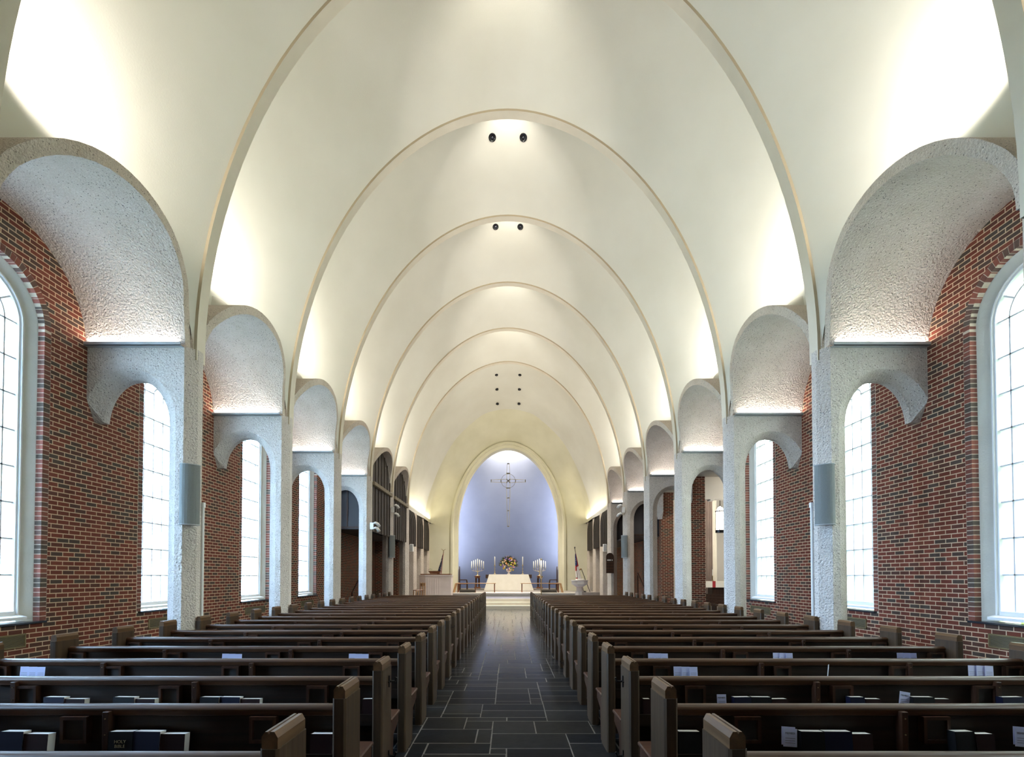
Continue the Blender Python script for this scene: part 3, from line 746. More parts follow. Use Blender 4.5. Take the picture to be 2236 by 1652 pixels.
b.sheet(rows); tag(b.build('curtain', CLOTH, smooth=True), 'narrow cream hanging beside the taupe curtain in the side chapel', 'curtain')
structure(MB().box(7.3, 13.9, 22.9, 26.0, 0, .24).build('floor_chapel_platform', GREYCARP))
r = empty('chapel_altar', (9.9, 23.6, .24), 0, 'small dark altar table under a cream cloth in the side chapel', 'altar')
MB().box(-.9, .9, -.35, .35, 1.05, 1.12).build('table_top', W_DARK, r); MB().box(-.6, .6, -.25, .25, 0, 1.05).build('base', W_DARK, r)
c_ = MB().box(-.98, .98, -.38, .38, 1.12, 1.14).box(-.98, .98, -.385, -.375, .86, 1.13).build('altar_cloth', CLOTH, r)
MB().box(-.64, -.50, -.392, -.386, .86, 1.15).build('red_frontal_band', REDM, r)
r = empty('hanging_lantern', (8.55, 20.6, 5.5), 0, 'glowing cylindrical glass lantern hanging in the side chapel', 'lantern')
MB().tube([(0, 0, 0), (0, 0, -1.05)], .012, 6).build('chain', BLACKM, r)
MB().lathe([(.16, -2.02), (.16, -1.28), (.10, -1.14), (.04, -1.08)], n=12).build('glass', LAMPG, r, smooth=True)
b = MB()
for k in range(6):
    a = k * PI / 3; b.tube([(.17 * math.cos(a), .17 * math.sin(a), -2.12), (.17 * math.cos(a), .17 * math.sin(a), -1.26), (.04 * math.cos(a), .04 * math.sin(a), -1.06)], .011, 5)
b.lathe([(.185, -2.14), (.185, -2.03)], n=12); b.lathe([(.185, -1.30), (.185, -1.26)], n=12); b.build('cage', BLACKM, r)
r = empty('altar_candlestick', (9.42, 23.6, 1.382), 0, 'slim gilt candlestick on the chapel altar in the side chapel', 'candlestick')
MB().lathe([(.05, 0), (.05, .03), (.02, .06), (.02, .22), (.03, .25)], n=8).build('stick', BRASS, r); MB().lathe([(.02, .25), (.02, .55)], n=8).build('candle', CANDLE, r)
r = empty('pedestal_vase', (10.15, 22.4, 0), 0, 'dark wooden pedestal with branching white candelabrum in the side chapel', 'pedestal')
MB().lathe([(.12, 0), (.14, .9), (.26, 1.25), (.27, 1.45), (.25, 1.46)], n=10).build('pedestal', W_DARK, r, smooth=True)
b = MB()
for k in range(5): b.tube([(0, 0, 1.45), ((k - 2) * .06, 0, 1.75), ((k - 2) * .12, 0, 2.0 + .03 * k)], .01, 5).ball(((k - 2) * .12, 0, 2.05 + .03 * k), .03)
b.build('branches', CANDLE, r)
for i, (x, y) in enumerate(((8.2, 20.4), (9.6, 20.4), (8.2, 21.6))):
    r = empty('chapel_pew', (x, y, 0), 0, ['dark slatted chapel bench nearest the arcade opening', 'dark slatted chapel bench to the right of the nearest one', 'dark chapel bench in front of the chapel altar'][i], 'bench')
    b = MB()
    for z in (.55, .68, .80): b.box(-.6, .6, -.02, .02, z, z + .07)
    b.build('backrest', W_DARK, r); MB().box(-.6, .6, 0, .42, .42, .46).build('seat', W_DARK, r)
    for xx in (-.56, .56): MB().box(xx - .03, xx + .03, -.02, .40, 0, .42).build('leg', W_DARK, r)

# ------------------------------------------------------------------ pews
PEW_IN, PEW_OUT, TH = .918, 4.945, .078
def make_pew(s):
    root = empty('pew', (0, 0, 0))
    L0, L1 = PEW_IN + TH, PEW_OUT - TH
    for (xa, lab) in ((PEW_IN, 'aisle'), (PEW_OUT - TH, 'wall')):
        c = .012
        prof = [(xa + c, -.30), (xa + TH - c, -.30), (xa + TH, -.30 + c), (xa + TH, -c), (xa + TH - c, 0), (xa + c, 0), (xa, -c), (xa, -.30 + c)]
        b = MB(); b.prism([(s * x, y) for x, y in prof], 'z', 0.0, .895); e = b.build('end_panel', W_END, root)
        cap = [(.006, .895), (.006, .940), (.020, .965), (.037, .965), (.040, .957), (.044, .957), (.047, .965), (.058, .965), (.072, .945), (.072, .895)]
        b = MB(); b.prism([(s * (xa + u), z) for u, z in cap], 'y', -.292, -.008); b.build('cap', W_CAP, e)
    MB().box(s * L0, s * L1, -.13, -.10, .12, .80).build('backrest', W_BACK, root)
    n = 10; prof = []
    for k in range(n + 1): a = PI * k / n; prof.append((-.112 + .046 * math.cos(a), .796 + .026 * math.sin(a)))
    prof += [(-.152, .762), (-.128, .754), (-.09, .754), (-.072, .764)]
    MB().prism(prof, 'x', s * L0, s * L1).build('top_rail', W_RAIL, root)
    MB().box(s * PEW_IN, s * PEW_OUT, .0, .33, .425, .455).box(s * L0, s * L1, -.10, .0, .425, .455).build('seat', W_SEAT, root, bevel=.008)
    for xa in (PEW_IN + .01, 2.93, PEW_OUT - .07):
        MB().prism([(0, 0), (0, .425), (.30, .425), (.30, .36), (.12, .30), (.08, 0)], 'x', s * xa, s * (xa + .06)).build('seat_bracket', W_SEAT, root)
    MB().box(s * L0, s * L1, -.25, -.13, .482, .495).box(s * L0, s * L1, -.262, -.25, .482, .565).build('book_rack', W_BACK, root)
    for x in (1.455, 2.59, 3.69, 4.76):
        b = MB(); w, z0, z1, y0, y1, t = .080, .60, .758, -.176, -.13, .020
        b.box(s * (x - w), s * (x + w), y0, y1, z1 - t, z1).box(s * (x - w), s * (x + w), y0, y1, z0, z0 + t)
        b.box(s * (x - w), s * (x - w + t), y0, y1, z0 + t, z1 - t).box(s * (x + w - t), s * (x + w), y0, y1, z0 + t, z1 - t)
        e = b.build('cup_box', W_BOX, root); MB().box(s * (x - w + t), s * (x + w - t), y0 + .02, y0 + .03, z0 + t, z1 - t).build('inner_panel', LOUVD, e)
    for x in (2.39, 3.78):
        b = MB(); b.box(s * (x - .020), s * (x + .020), -.185, -.13, .50, .79)
        e = b.build('rack_divider', W_BOX, root, bevel=.003)
        MB().tube([(s * x, -.189, .75), (s * x, -.184, .75)], .004, 8).tube([(s * x, -.189, .655), (s * x, -.184, .655)], .004, 8).build('screw', BRASS, e)
    return root
pews = {}
NROW = 23
for s in (-1, 1):
    proto = make_pew(s)
    for k in range(1, NROW + 1):
        o = proto if k == 1 else copy_tree(proto)
        o.location = (0, 2.40 + .863 * (k - 1), 0); pews[(s, k)] = o
        if k == NROW: where = 'frontmost dark oak pew, next to the chancel steps, on the %s of the aisle' % SIDE[s]
        elif k == 1: where = 'nearest dark oak pew to the camera on the %s of the aisle' % SIDE[s]
        else: where = 'dark oak pew on the %s of the aisle, %s row counted from the camera' % (SIDE[s], ORD[k])
        tag(o, where, 'pew', 'oak pews %s of the aisle' % SIDE[s])
    # iron hooks on every fifth aisle end
    first = None
    for k in (3, 8, 13, 18):
        for z in (.78, .20):
            b = MB(); x = s * PEW_IN; i_ = -s
            b.box(x + i_ * .001, x + i_ * .008, -.108, -.092, -.045, .045).tube([(x + i_ * .001, -.1, 0), (x + i_ * .05, -.1, 0), (x + i_ * .062, -.1, .03)], .008, 6).tube([(x + i_ * .006, -.13, 0), (x + i_ * .006, -.07, 0)], .005, 6)
            h = b.build('rope_hook', BLACKM, pews[(s, k)]); h.location = (0, 0, z); h['label'] = 'black iron hook'

# ------------------------------------------------------------------ books and cards in the racks
def px_x(px, y): return .02 + (px - 1110.5) * y / 1118
def book(px0, px1, row, s, idx, cnt, colr, lean=.0, h=.185, txt=False, sec=''):
    yf = 2.40 + .863 * (row - 1) - .243
    x0, x1 = px_x(px0, yf), px_x(px1, yf); w = abs(x1 - x0); xc = (x0 + x1) / 2
    t = .058
    posn = {1: ['only'], 2: ['left', 'right'], 3: ['left', 'middle', 'right']}[cnt][idx]
    lab = '%s hymn book, %s, %s rack, %s pew row on the %s' % (colr, ('alone' if cnt == 1 else posn + ' of ' + ('two' if cnt == 2 else 'three')), sec, ORD[row], SIDE[s])
    r = empty('hymn_book', (xc, yf + .028, .497), 0, lab, 'book', 'books in the pew racks')
    MB().box(-w / 2, w / 2, -t / 2, -t / 2 + .002, 0, h).box(-w / 2, w / 2, t / 2 - .002, t / 2, 0, h).box(-w / 2, -w / 2 + .004, -t / 2, t / 2, 0, h).build('cover', BK[colr], r)
    MB().box(-w / 2 + .004, w / 2 - .004, -t / 2 + .003, t / 2 - .002, .004, h - .001).build('pages', PAPER, r)
    if txt: text('gilt_title', 'HOLY\nBIBLE', .026, GOLDINK, r, (.0, -t / 2 - .0012, h * .62), (PI / 2, 0, 0))
    r.rotation_euler = (R(-5 - lean), 0, R(random.uniform(-3, 3)))
L2 = lambda X: X / 2.0327
RX = lambda X: 1136 + X / 2.0327
data = [
 (-1, 2, 'outer', [(0, 53), (53, 108)], ['navy', 'maroon']),
 (-1, 2, 'middle', [(239, 291), (291, 352), (352, 405)], ['black', 'navy', 'maroon']),
 (-1, 2, 'aisle end', [(678, 727)], ['maroon']),
 (-1, 3, 'outer', [(95, 142), (142, 186)], ['navy', 'maroon']),
 (-1, 3, 'middle', [(247, 295), (297, 339)], ['black', 'maroon']),
 (-1, 3, 'inner', [(437, 479), (480, 525), (526, 568)], ['black', 'navy', 'maroon']),
 (-1, 3, 'aisle end', [(791, 815)], ['maroon']),
 (1, 2, 'inner', [(1749, 1799), (1799, 1859), (1859, 1903)], ['black', 'navy', 'maroon']),
 (1, 2, 'outer', [(2083, 2127), (2129, 2169)], ['black', 'maroon']),
 (1, 2, 'aisle end', [(1481, 1529)], ['black']),
 (1, 3, 'inner', [(1602, 1640), (1641, 1684), (1684, 1720)], ['navy', 'black', 'maroon']),
 (1, 3, 'middle', [(1856, 1887), (1889, 1923)], ['navy', 'maroon']),
 (1, 3, 'outer', [(1993, 2039), (2039, 2074)], ['black', 'maroon']),
 (1, 3, 'far outer', [(2187, 2236)], ['navy']),
 (1, 3, 'aisle end', [(1404, 1420)], ['maroon']),
]
for s, row, sec, L, cs in data:
    for i, ((a, b_), c) in enumerate(zip(L, cs)):
        book(a, b_, row, s, i, len(L), c, h=.188 if c != 'maroon' else .174, txt=(s == -1 and row == 2 and c == 'black'), sec=sec)
def card(pxc, row, s, z0, w, h, tilt, lab, txt=None, dy=0):
    yf = 2.40 + .863 * (row - 1) - .20 + dy
    r = empty('offering_card', (px_x(pxc, yf), yf, z0), 0, lab, 'card', 'pale blue cards in the pew racks'); r.rotation_euler = (R(-6), R(tilt), 0)
    MB().box(-w / 2, w / 2, -.0006, .0006, 0, h).build('card_sheet', CARD, r)
    b = MB()
    for k in range(3): b.box(-w * .36, w * .36, -.0012, -.0007, h * (.2 + .13 * k), h * (.2 + .13 * k) + .002)
    b.build('printed_lines', INK, r)
    if txt: text('heading', txt, .016, INK, r, (0, -.0011, h * .74), (PI / 2, 0, 0), .0002)
cards = [(-1, 4, 'outer', 74, 54, .655, .105, 0), (-1, 5, 'inner', 508, 43, .655, .095, 0), (-1, 5, 'aisle side', 784, 43, .655, .095, 0),
         (1, 2, 'inner', 1719, 34, .60, .105, 4), (1, 2, 'outer', 2222, 34, .60, .105, 5), (1, 3, 'inner', 1574, 23, .60, .10, 0), (1, 3, 'outer', 1969, 26, .61, .11, 10),
         (1, 4, 'inner', 1496, 52, .655, .105, 0), (1, 4, 'outer', 2138, 55, .66, .11, 3), (1, 5, 'inner', 1436, 43, .66, .095, 0), (1, 5, 'middle', 1708, 43, .665, .095, 0), (1, 5, 'outer', 1978, 43, .665, .095, 0)]
for s, row, sec, pxc, wpx, z0, h, tilt in cards:
    yf = 2.40 + .863 * (row - 1) - .2; w = wpx * yf / 1118; n = 3 if w > .15 else (2 if row == 2 else 1)
    for i in range(n):
        ww = w / n * (1.0 if n == 3 else .85) if n == 3 else w * .88
        off = (i - (n - 1) / 2) * (wpx / n if n == 3 else 4)
        nm = ['single', ['rear', 'front'][min(i, 1)] + ' of two', ['left', 'middle', 'right'][i] + ' of three'][n - 1]
        card(pxc + off, row, s, z0 - (.008 * i if n == 2 else 0), ww, h, tilt, 'pale blue card, %s, %s rack, %s pew row on the %s' % (nm, sec, ORD[row], SIDE[s]), 'MEMBER' if (row in (2, 3) and i == n - 1) else None, dy=-.01 * i)
b = MB().tube([(0, 0, 0), (.012, 0, .12)], .004, 6)
yf = 2.40 + .863 * 3 - .2
tag(b.build('pencil', PAPER, loc=(px_x(1804, yf), yf, .66)), 'small white pencil standing in the rack of the fourth pew row on the right', 'pencil')

# ------------------------------------------------------------------ wall speakers, conduits, stage spotlights
def speaker(n, s, lab, small=False):
    y = cd(n); r = empty('wall_speaker', (s * 4.955, y - .03, 2.40), -s * R(38) if not small else 0, lab, 'speaker', 'grey column speakers')
    w, h, d = .135, .95, .12
    prof = [(-w, .06), (w, .06), (w, -.02)] + [(w * math.cos(PI * k / 10), -.02 - .055 * math.sin(PI * k / 10)) for k in range(1, 10)] + [(-w, -.02)]
    MB().prism(prof, 'z', .012, h - .012).build('grille', SPKG, r)
    pr2 = [(x * 1.05, y_ * 1.06) for x, y_ in prof]
    MB().prism(pr2, 'z', 0, .012).build('end_cap', SPKF, r); MB().prism(pr2, 'z', h - .012, h).build('end_cap', SPKF, r)
    MB().box(-.03, .03, .05, .14, .40, .52).build('wall_bracket', BLACKM, r)
for s in (-1, 1):
    speaker(1, s, 'tall grey speaker on the near concrete column on the %s' % SIDE[s]); speaker(5, s, 'tall grey speaker on the fifth concrete column on the %s, far down the nave' % SIDE[s])
    b = MB().tube([(s * 4.945, cd(1) + .30, 0), (s * 4.945, cd(1) + .30, 2.72)], .022, 8).box(s * 4.92, s * 4.955, cd(1) + .27, cd(1) + .33, 2.72, 2.80)
    tag(b.build('cable_conduit', WHITEP, smooth=False), 'thin white cable conduit running up the near concrete column on the %s' % SIDE[s], 'conduit')
    r = empty('small_speaker', (s * 4.90, cd(6) + .62, 2.86), 0, 'small white box speaker below the first louvre panel on the %s' % SIDE[s], 'speaker', 'small white speakers')
    MB().box(-.09, .09, -.08, .08, 0, .38).build('cabinet', WHITEB, r, bevel=.01); MB().box(-.075, .075, -.084, -.08, .02, .36).build('front_grille', SPKF, r); MB().box(s * .05, s * .2, -.02, .02, .15, .2).build('bracket', WHITEB, r)
def twin(loc, s, lab, stacked):
    r = empty('twin_spotlight', loc, 0, lab, 'spotlight', 'white stage spotlights on the columns')
    MB().box(-s * .02, s * .10, .0, .06, -.12, .12).build('mount', WHITEB, r, bevel=.005)
    for k in (0, 1):
        z = (.18 if stacked else .09) * (1 if k == 0 else -1); y0 = 0
        b = MB(); p = [(-s * .02, .02, z), (-s * .08, .05, z + .03), (-s * .15, .12, z - .01), (-s * .19, .18, z - .09)]
        b.tube(p, [.03, .045, .058, .062], 10); h = b.build('lamp_head', WHITEB, r, smooth=True)
for s in (-1, 1):
    twin((s * 4.90, cd(5) - .02, 4.45), s, 'pair of white stage spotlights stacked high on the fifth column on the %s' % SIDE[s], True)
twin((-4.88, cd(4) + .05, 3.42), -1, 'pair of white stage spotlights on the fourth column on the left, pointing at the chancel', False)
# hymn board
r = empty('hymn_board', (5.02, cd(6) - .06, 1.76), 0, 'dark wooden arched hymn board hanging on the last right column', 'hymn board')
pts = [(-.19, 0), (.19, 0), (.19, .80)] + [(.19 * math.cos(PI * k / 12), .80 + .2 * math.sin(PI * k / 12)) for k in range(1, 12)] + [(-.19, .80)]
MB().prism(pts, 'y', -.02, .02).build('board', W_DARK, r)
b = MB()
for k in range(4): b.box(-.19, .19, -.032, -.02, .1 + k * .14, .11 + k * .14)
b.build('number_ledge', W_RED, r)
b = MB()
for x in (-.12, -.07, -.02, .03, .11): b.box(x - .018, x + .018, -.03, -.022, .61, .68)
b.build('number_slip', PAPER, r)

# ------------------------------------------------------------------ recessed downlights
def downlight(x, y, z, tx, ty, lab, r_=.10):
    r = empty('recessed_downlight', (x, y, z), 0, lab, 'downlight', 'black recessed downlights in the vault crown')
    b = MB(); b.lathe([(r_, .05), (r_, -.010), (r_ * .84, -.020), (r_ * .82, -.006), (r_ * .3, -.004)], n=20); b.build('trim_ring', BLACKG, r, smooth=True)
    MB().ball((0, 0, -.008), r_ * .28, r_ * .28, r_ * .12).build('bulb', CHROME, r, smooth=True)
    r.rotation_euler = (tx, ty, 0)
SL = math.atan(1.58 / 3.24)
for n in (2, 3):
    f = 1.5 / 3.24; off = 1.58 * (1 - f) + .05
    for x in (-.41, .41) if n == 2 else (-.41, .41):
        A, B = RA + off, RB + off; z = RZ + B * (1 - (abs(x) / A) ** RP) ** (1 / RP)
        downlight(x, cd(n) + .34 + 1.5, z - .005, -SL, R(6) * (1 if x > 0 else -1), 'round black downlight in the %s vault bay crown, %s of the pair' % ('second' if n == 2 else 'third', 'left' if x < 0 else 'right'))
for x in (-1.03, 1.03):
    f = 1.0 / 3.24; off = 1.58 * (1 - f) + .05; A, B = RA + off, RB + off; z = RZ + B * (1 - (abs(x) / A) ** RP) ** (1 / RP)
    downlight(x, cd(3) + .34 + 1.0, z - .03, -SL, R(18) * (1 if x > 0 else -1), 'black downlight at the %s edge of the third vault bay, partly behind the rib' % ('left' if x < 0 else 'right'), .13)
for j, y in enumerate((26.8, 28.0, 29.3)):
    for x in (-.62, .62):
        f = (y - 25.64) / 4.36; A = 5.22 - .3 * f; B = 7.40 - 1.15 * f; P = 1.94 - .28 * f
        downlight(x, y, RZ + B * (1 - (abs(x) / A) ** P) ** (1 / P) - .004, -math.atan(.26), 0, '%s small black downlight of the %s row above the chancel' % ('left' if x < 0 else 'right', ORD[j + 1]), .085)

# ------------------------------------------------------------------ hanging cross
r = empty('hanging_cross', (.0, 33.4, 7.85), 0, 'slender openwork bronze cross with a ring hanging on the blue apse wall', 'cross')
bz = plain('cross_bronze', (.10, .085, .05), .4, .7); g_ = plain('cross_gold', (.42, .36, .18), .4, .6)
for nm, pts in (('upright_bar', [((-.105, .45), (-.06, 1.15)), ((.105, .45), (.06, 1.15)), ((-.105, .45), (-.12, -.50)), ((.105, .45), (.12, -.50)), ((-.12, -.5), (-.05, -3.0)), ((.12, -.5), (.05, -3.0))]),
                ('cross_arm', [((-.15, .11), (-1.15, .06)), ((-.15, -.11), (-1.15, -.06)), ((.15, .11), (1.15, .06)), ((.15, -.11), (1.15, -.06))])):
    b = MB()
    for (x0, z0), (x1, z1) in pts: b.bar((x0, 0, z0), (x1, 0, z1), .022)
    b.build(nm, g_, r)
MB().tube([(.46 * math.cos(2 * PI * k / 40), 0, .46 * math.sin(2 * PI * k / 40)) for k in range(41)], .011, 6).build('ring', bz, r)
b = MB()
for x, z, w in ((0, 1.13, .14), (0, .50, .24), (0, -.47, .26), (0, -1.12, .16), (0, -1.95, .11), (0, -2.98, .08)): b.box(-w / 2, w / 2, -.02, .02, z - .028, z + .028)
for x in (-1.12, -.48, .48, 1.12): b.box(x - .022, x + .022, -.02, .02, -.09, .09)
for a in (1, -1): b.bar((-.12, 0, -.12 * a), (.12, 0, .12 * a), .05)
b.build('cross_tie', bz, r)
MB().tube([(0, .02, 1.15), (0, .02, 3.05)], .004, 5).build('hanging_wire', bz, r)

# ------------------------------------------------------------------ altar and its things
r = empty('altar_table', (0.03, 32.95, .70), 0, 'long dark altar table, ends showing beside the ivory cloth, centre of the sanctuary', 'altar')
MB().box(-1.47, 1.47, -.38, .38, .78, 1.02).build('table_top', W_DARK, r, bevel=.01)
for x in (-1.0, 1.0): MB().box(x - .2, x + .2, -.28, .28, 0, .78).build('leg', W_DARK, r)
b = MB(); top = 1.035; rows = []
n = 60
def ringp(z, fl):
    out = []
    hw, hd = 1.25 + fl * .30, .42 + fl * .06
    per = [(-hw, -hd)] + [(-hw + 2 * hw * k / 20, -hd) for k in range(1, 20)] + [(hw, -hd)] + [(hw, -hd + 2 * hd * k / 6) for k in range(1, 6)] + [(hw, hd)] + [(hw - 2 * hw * k / 20, hd) for k in range(1, 20)] + [(-hw, hd)] + [(-hw, hd - 2 * hd * k / 6) for k in range(1, 6)]
    for i, (x, y) in enumerate(per):
        e = fl * (.035 * math.sin(i * 2.3) if abs(x) > hw * .82 else .004 * math.sin(i * 1.1))
        out.append((x + (e if abs(x) > .9 * hw else 0), y - abs(e), z))
    return out
for f in (0, .15, .35, .55, .75, 1): rows.append(ringp(top - f * (top - .01), f))
b.sheet(rows, close=True); b.add([p for p in rows[0]], [tuple(range(len(rows[0])))])
o = b.build('altar_cloth', CLOTH, smooth=False, fix=False); o.location = (.03, 32.95, .70); tag(o, 'ivory floor length cloth draped over the altar', 'altar cloth')
# candlesticks on altar
for s in (-1, 1):
    r = empty('altar_candlestick', (.03 + s * .90, 33.02, 1.737), 0, 'tall brass candlestick with white candle on the %s of the altar' % SIDE[s], 'candlestick', 'altar candlesticks')
    MB().lathe([(.075, 0), (.08, .03), (.03, .06), (.022, .12), (.045, .16), (.022, .2), (.02, .32), (.042, .36), (.02, .40), (.018, .52), (.05, .57), (.055, .60), (.03, .61)], n=12).build('stick', BRASS, r, smooth=True)
    MB().lathe([(.030, .61), (.030, 1.12), (.005, 1.15)], n=10).build('candle', CANDLE, r, smooth=True)
# flowers
r = empty('flower_arrangement', (.03, 33.05, 1.737), 0, 'large round bouquet of yellow, orange and purple flowers in an urn on the altar', 'flowers')
MB().lathe([(.10, 0), (.10, .03), (.045, .07), (.05, .12), (.13, .20), (.16, .30), (.15, .36), (.13, .36)], n=16).build('urn', PINKST, r, smooth=True)
rnd = random.Random(3); lf = MB(); heads = [MB() for _ in FL]
for k in range(260):
    a = rnd.uniform(-.25, PI + .25); rr = rnd.uniform(.25, .66); yy = rnd.uniform(-.22, .15)
    x, z = rr * math.cos(a), .62 + rr * math.sin(a) * .92
    dx = Vector((math.cos(a), yy, math.sin(a))).normalized(); p = Vector((x, yy * .5 - .10, z)); q = p - dx * rnd.uniform(.15, .3); sd = Vector((-dx.z, 0, dx.x)) * rnd.uniform(.012, .03)
    lf.add([q - sd * .4, p - dx * .1 - sd, p + dx * .05, p - dx * .1 + sd, (p - dx * .1) + Vector((0, -.012, 0))], [(0, 1, 4), (1, 2, 4), (2, 3, 4), (3, 0, 4)])
for k in range(40):
    a = -.9 + rnd.uniform(-.4, PI + 2.2); rr = rnd.uniform(.1, .5)
    x, z = rr * math.cos(a), .55 + rr * math.sin(a) * .6
    lf.tube([(x * .2, 0, .33), (x, -.05, z)], .006, 4)
for k in range(80):
    a = rnd.uniform(0, 2 * PI); rr = .52 * math.sqrt(rnd.random()); x = rr * math.cos(a); z = .62 + rr * math.sin(a) * .85; y = -.27 - .14 * math.cos(rr * 2.6) + rnd.uniform(-.03, .03)
    i = rnd.choice((0, 0, 1, 2, 2, 3, 4, 5)); sz = rnd.uniform(.022, .046)
    heads[i].ball((x, y, z), sz, sz * .6, sz, 7, 4)
    for j in range(5):
        t = 2 * PI * j / 5 + a; heads[i].ball((x + sz * .8 * math.cos(t), y + .01, z + sz * .8 * math.sin(t)), sz * .55, sz * .25, sz * .55, 5, 3)
for k in range(26):
    a = -.3 + (PI + .6) * (k + .5) / 26; i = rnd.choice((2, 3, 3, 2, 1)); p = [((.38 + .12 * j) * math.cos(a), -.05, .62 + (.38 + .12 * j) * math.sin(a) * .95) for j in range(3)]
    heads[i].tube(p, [.03, .022, .006], 6)
lf.build('foliage', GREENL, r, fix=False)
for i, h in enumerate(heads): h.build('blossoms_' + ['yellow', 'orange', 'purple', 'pink', 'cream', 'lime'][i], FL[i], r, fix=False)
# menorahs on pedestals
for s in (-1, 1):
    x0 = (-2.05 if s < 0 else 2.09)
    r = empty('pedestal_stand', (x0, 34.25, .80), 0, 'dark red wooden pedestal %s of the altar against the blue wall' % SIDE[s], 'pedestal', 'candelabrum pedestals')
    MB().box(-.21, .21, -.18, .18, 0, .10).build('foot', W_RED, r, bevel=.01)
    for xx in (-.10, .10): MB().box(xx - .055, xx + .055, -.06, .06, .10, .76).build('leg', W_DARK, r)
    MB().box(-.19, .19, -.16, .16, .76, .84).box(-.15, .15, -.13, .13, .68, .76).build('top', W_RED, r, bevel=.01)
    r = empty('seven_branch_candelabrum', (x0, 34.25, 1.641), 0, 'brass candelabrum with seven white candles on the pedestal %s of the altar' % SIDE[s], 'candelabrum', 'brass candelabra')
    MB().lathe([(.13, 0), (.13, .02), (.04, .05), (.025, .12), (.035, .2), (.022, .3), (.03, .42), (.02, .55), (.02, .62)], n=12).build('stem', BRASS, r, smooth=True)
    for i in range(7):
        k = i - 3; x = k * .132; zt = .62 - abs(k) * .055
        if k: MB().tube([(0, 0, .26 + .02 * abs(k))] + [(x * math.sin(t), 0, .36 + .02 * abs(k) - .09 * math.cos(t) - .02) for t in (.5, 1.0, 1.3)] + [(x, 0, .42), (x, 0, zt)], .010, 6).build('branch', BRASS, r)
        MB().lathe([(.03, zt), (.04, zt + .03), (.02, zt + .03)], (x, 0, 0), 8).build('candle_cup', BRASS, r)
        MB().lathe([(.026, zt + .03), (.026, zt + .50), (.004, zt + .53)], (x, 0, 0), 8).build('candle', CANDLE, r, smooth=True)
# bishop chairs at both sides
for s in (-1, 1):
    r = empty('high_back_chair', (s * 2.86, 33.0, .70), 0, 'dark high backed wooden chair at the %s edge of the apse' % SIDE[s], 'chair', 'high backed sanctuary chairs')
    MB().prism([(-.26, .42), (.26, .42), (.26, 1.35), (.0, 1.55), (-.26, 1.35)], 'x', s * .26, s * .30).build('backrest', W_DARK, r)
    MB().box(s * -.24, s * .28, -.26, .26, .40, .46).build('seat', W_RED, r, bevel=.01)
    for x in (-.21, .25):
        for y in (-.23, .23): MB().box(s * (x - .025), s * (x + .025), y - .025, y + .025, 0, .40).build('leg', W_DARK, r)
    for y in (-.25, .25): MB().bar((s * .27, y, .68), (s * -.18, y, .68), .05).bar((s * -.18, y, .68), (s * -.22, y, .42), .04).build('armrest', W_DARK, r)
# kneeler rails
for s in (-1, 1):
    r = empty('communion_rail', (0, 28.85, .70), 0, 'brown wooden communion rail on the %s of the sanctuary edge' % SIDE[s], 'rail', 'communion rails')
    x0, x1 = .70, 2.95
    MB().box(s * x0, s * x1, -.06, .08, .49, .53).box(s * x1, s * (x1 - .10), .0, 1.3, .49, .53).build('hand_rail', W_LIGHT, r, bevel=.008)
    for x in (x0 + .07, 1.85, x1 - .12): MB().box(s * (x - .03), s * (x + .03), -.03, .05, 0, .49).build('post', W_RED, r)
    MB().bar((s * (x1 - .02), .0, .50), (s * (x1 + .10), -.10, .0), .09).build('angled_leg', W_LIGHT, r)
    MB().box(s * 1.85, s * 2.72, -.16, .14, .04, .16).build('kneeling_pad', plain('pad_brown_%d' % s, (.06, .05, .04), .8), r, bevel=.02)
    MB().bar((s * 1.85, 0, .02), (s * 2.75, 0, .02), .05).build('pad_frame', W_DARK, r)
    MB().box(s * (x1 - .08), s * (x1 - .02), 1.2, 1.26, 0, .49).build('rear_post', W_RED, r)
# paschal candle
r = empty('paschal_candle_stand', (1.83, 28.40, .48), 0, 'tall floor candle on a slim brass stand in front of the right communion rail', 'candle stand')
MB().lathe([(.15, 0), (.15, .03), (.04, .06), (.022, .12), (.022, .98), (.04, 1.0), (.09, 1.08), (.11, 1.12), (.05, 1.14)], n=12).build('stand', BRASS, r, smooth=True)
MB().lathe([(.045, 1.14), (.045, 2.05)], n=12).build('candle', CANDLE, r, smooth=True); MB().lathe([(.05, 2.02), (.05, 2.10), (.01, 2.13)], n=12).build('brass_follower', BRASS, r)
# pulpit
r = empty('pulpit', (-4.02, 27.8, .48), 0, 'pale pink stone pulpit with fluted front panel at the left of the chancel', 'pulpit')
MB().prism([(-.48, 0), (.92, 0), (.92, .9), (-.48, .9), (-.88, .35)], 'z', 0, 1.16).build('body', PINKST, r, bevel=.008)
b = MB()
for k in range(6): b.box(-.36 + k * .12, -.29 + k * .12, -.022, 0, .02, 1.02)
b.build('fluting', PINKST, r); MB().prism([(-.50, -.03), (.95, -.03), (.95, .93), (-.50, .93), (-.91, .35)], 'z', 1.16, 1.205).build('top_slab', MARBLE, r)
b = MB().prism([(-.80, .30), (-.47, .0), (.88, .0), (.88, .6), (-.60, .6)], 'z', 1.205, 1.26); b.build('shelf', W_RED, r)
MB().prism([(-.24, 1.27), (.28, 1.27), (.28, 1.30), (.34, 1.42), (-.34, 1.42), (-.24, 1.30)], 'y', .05, .45).build('book_rest', W_RED, r)
MB().tube([(-.30, .2, 1.40), (-.36, .2, 1.48), (-.25, .18, 1.53), (-.12, .15, 1.50)], .008, 6).build('microphone', BLACKM, r)
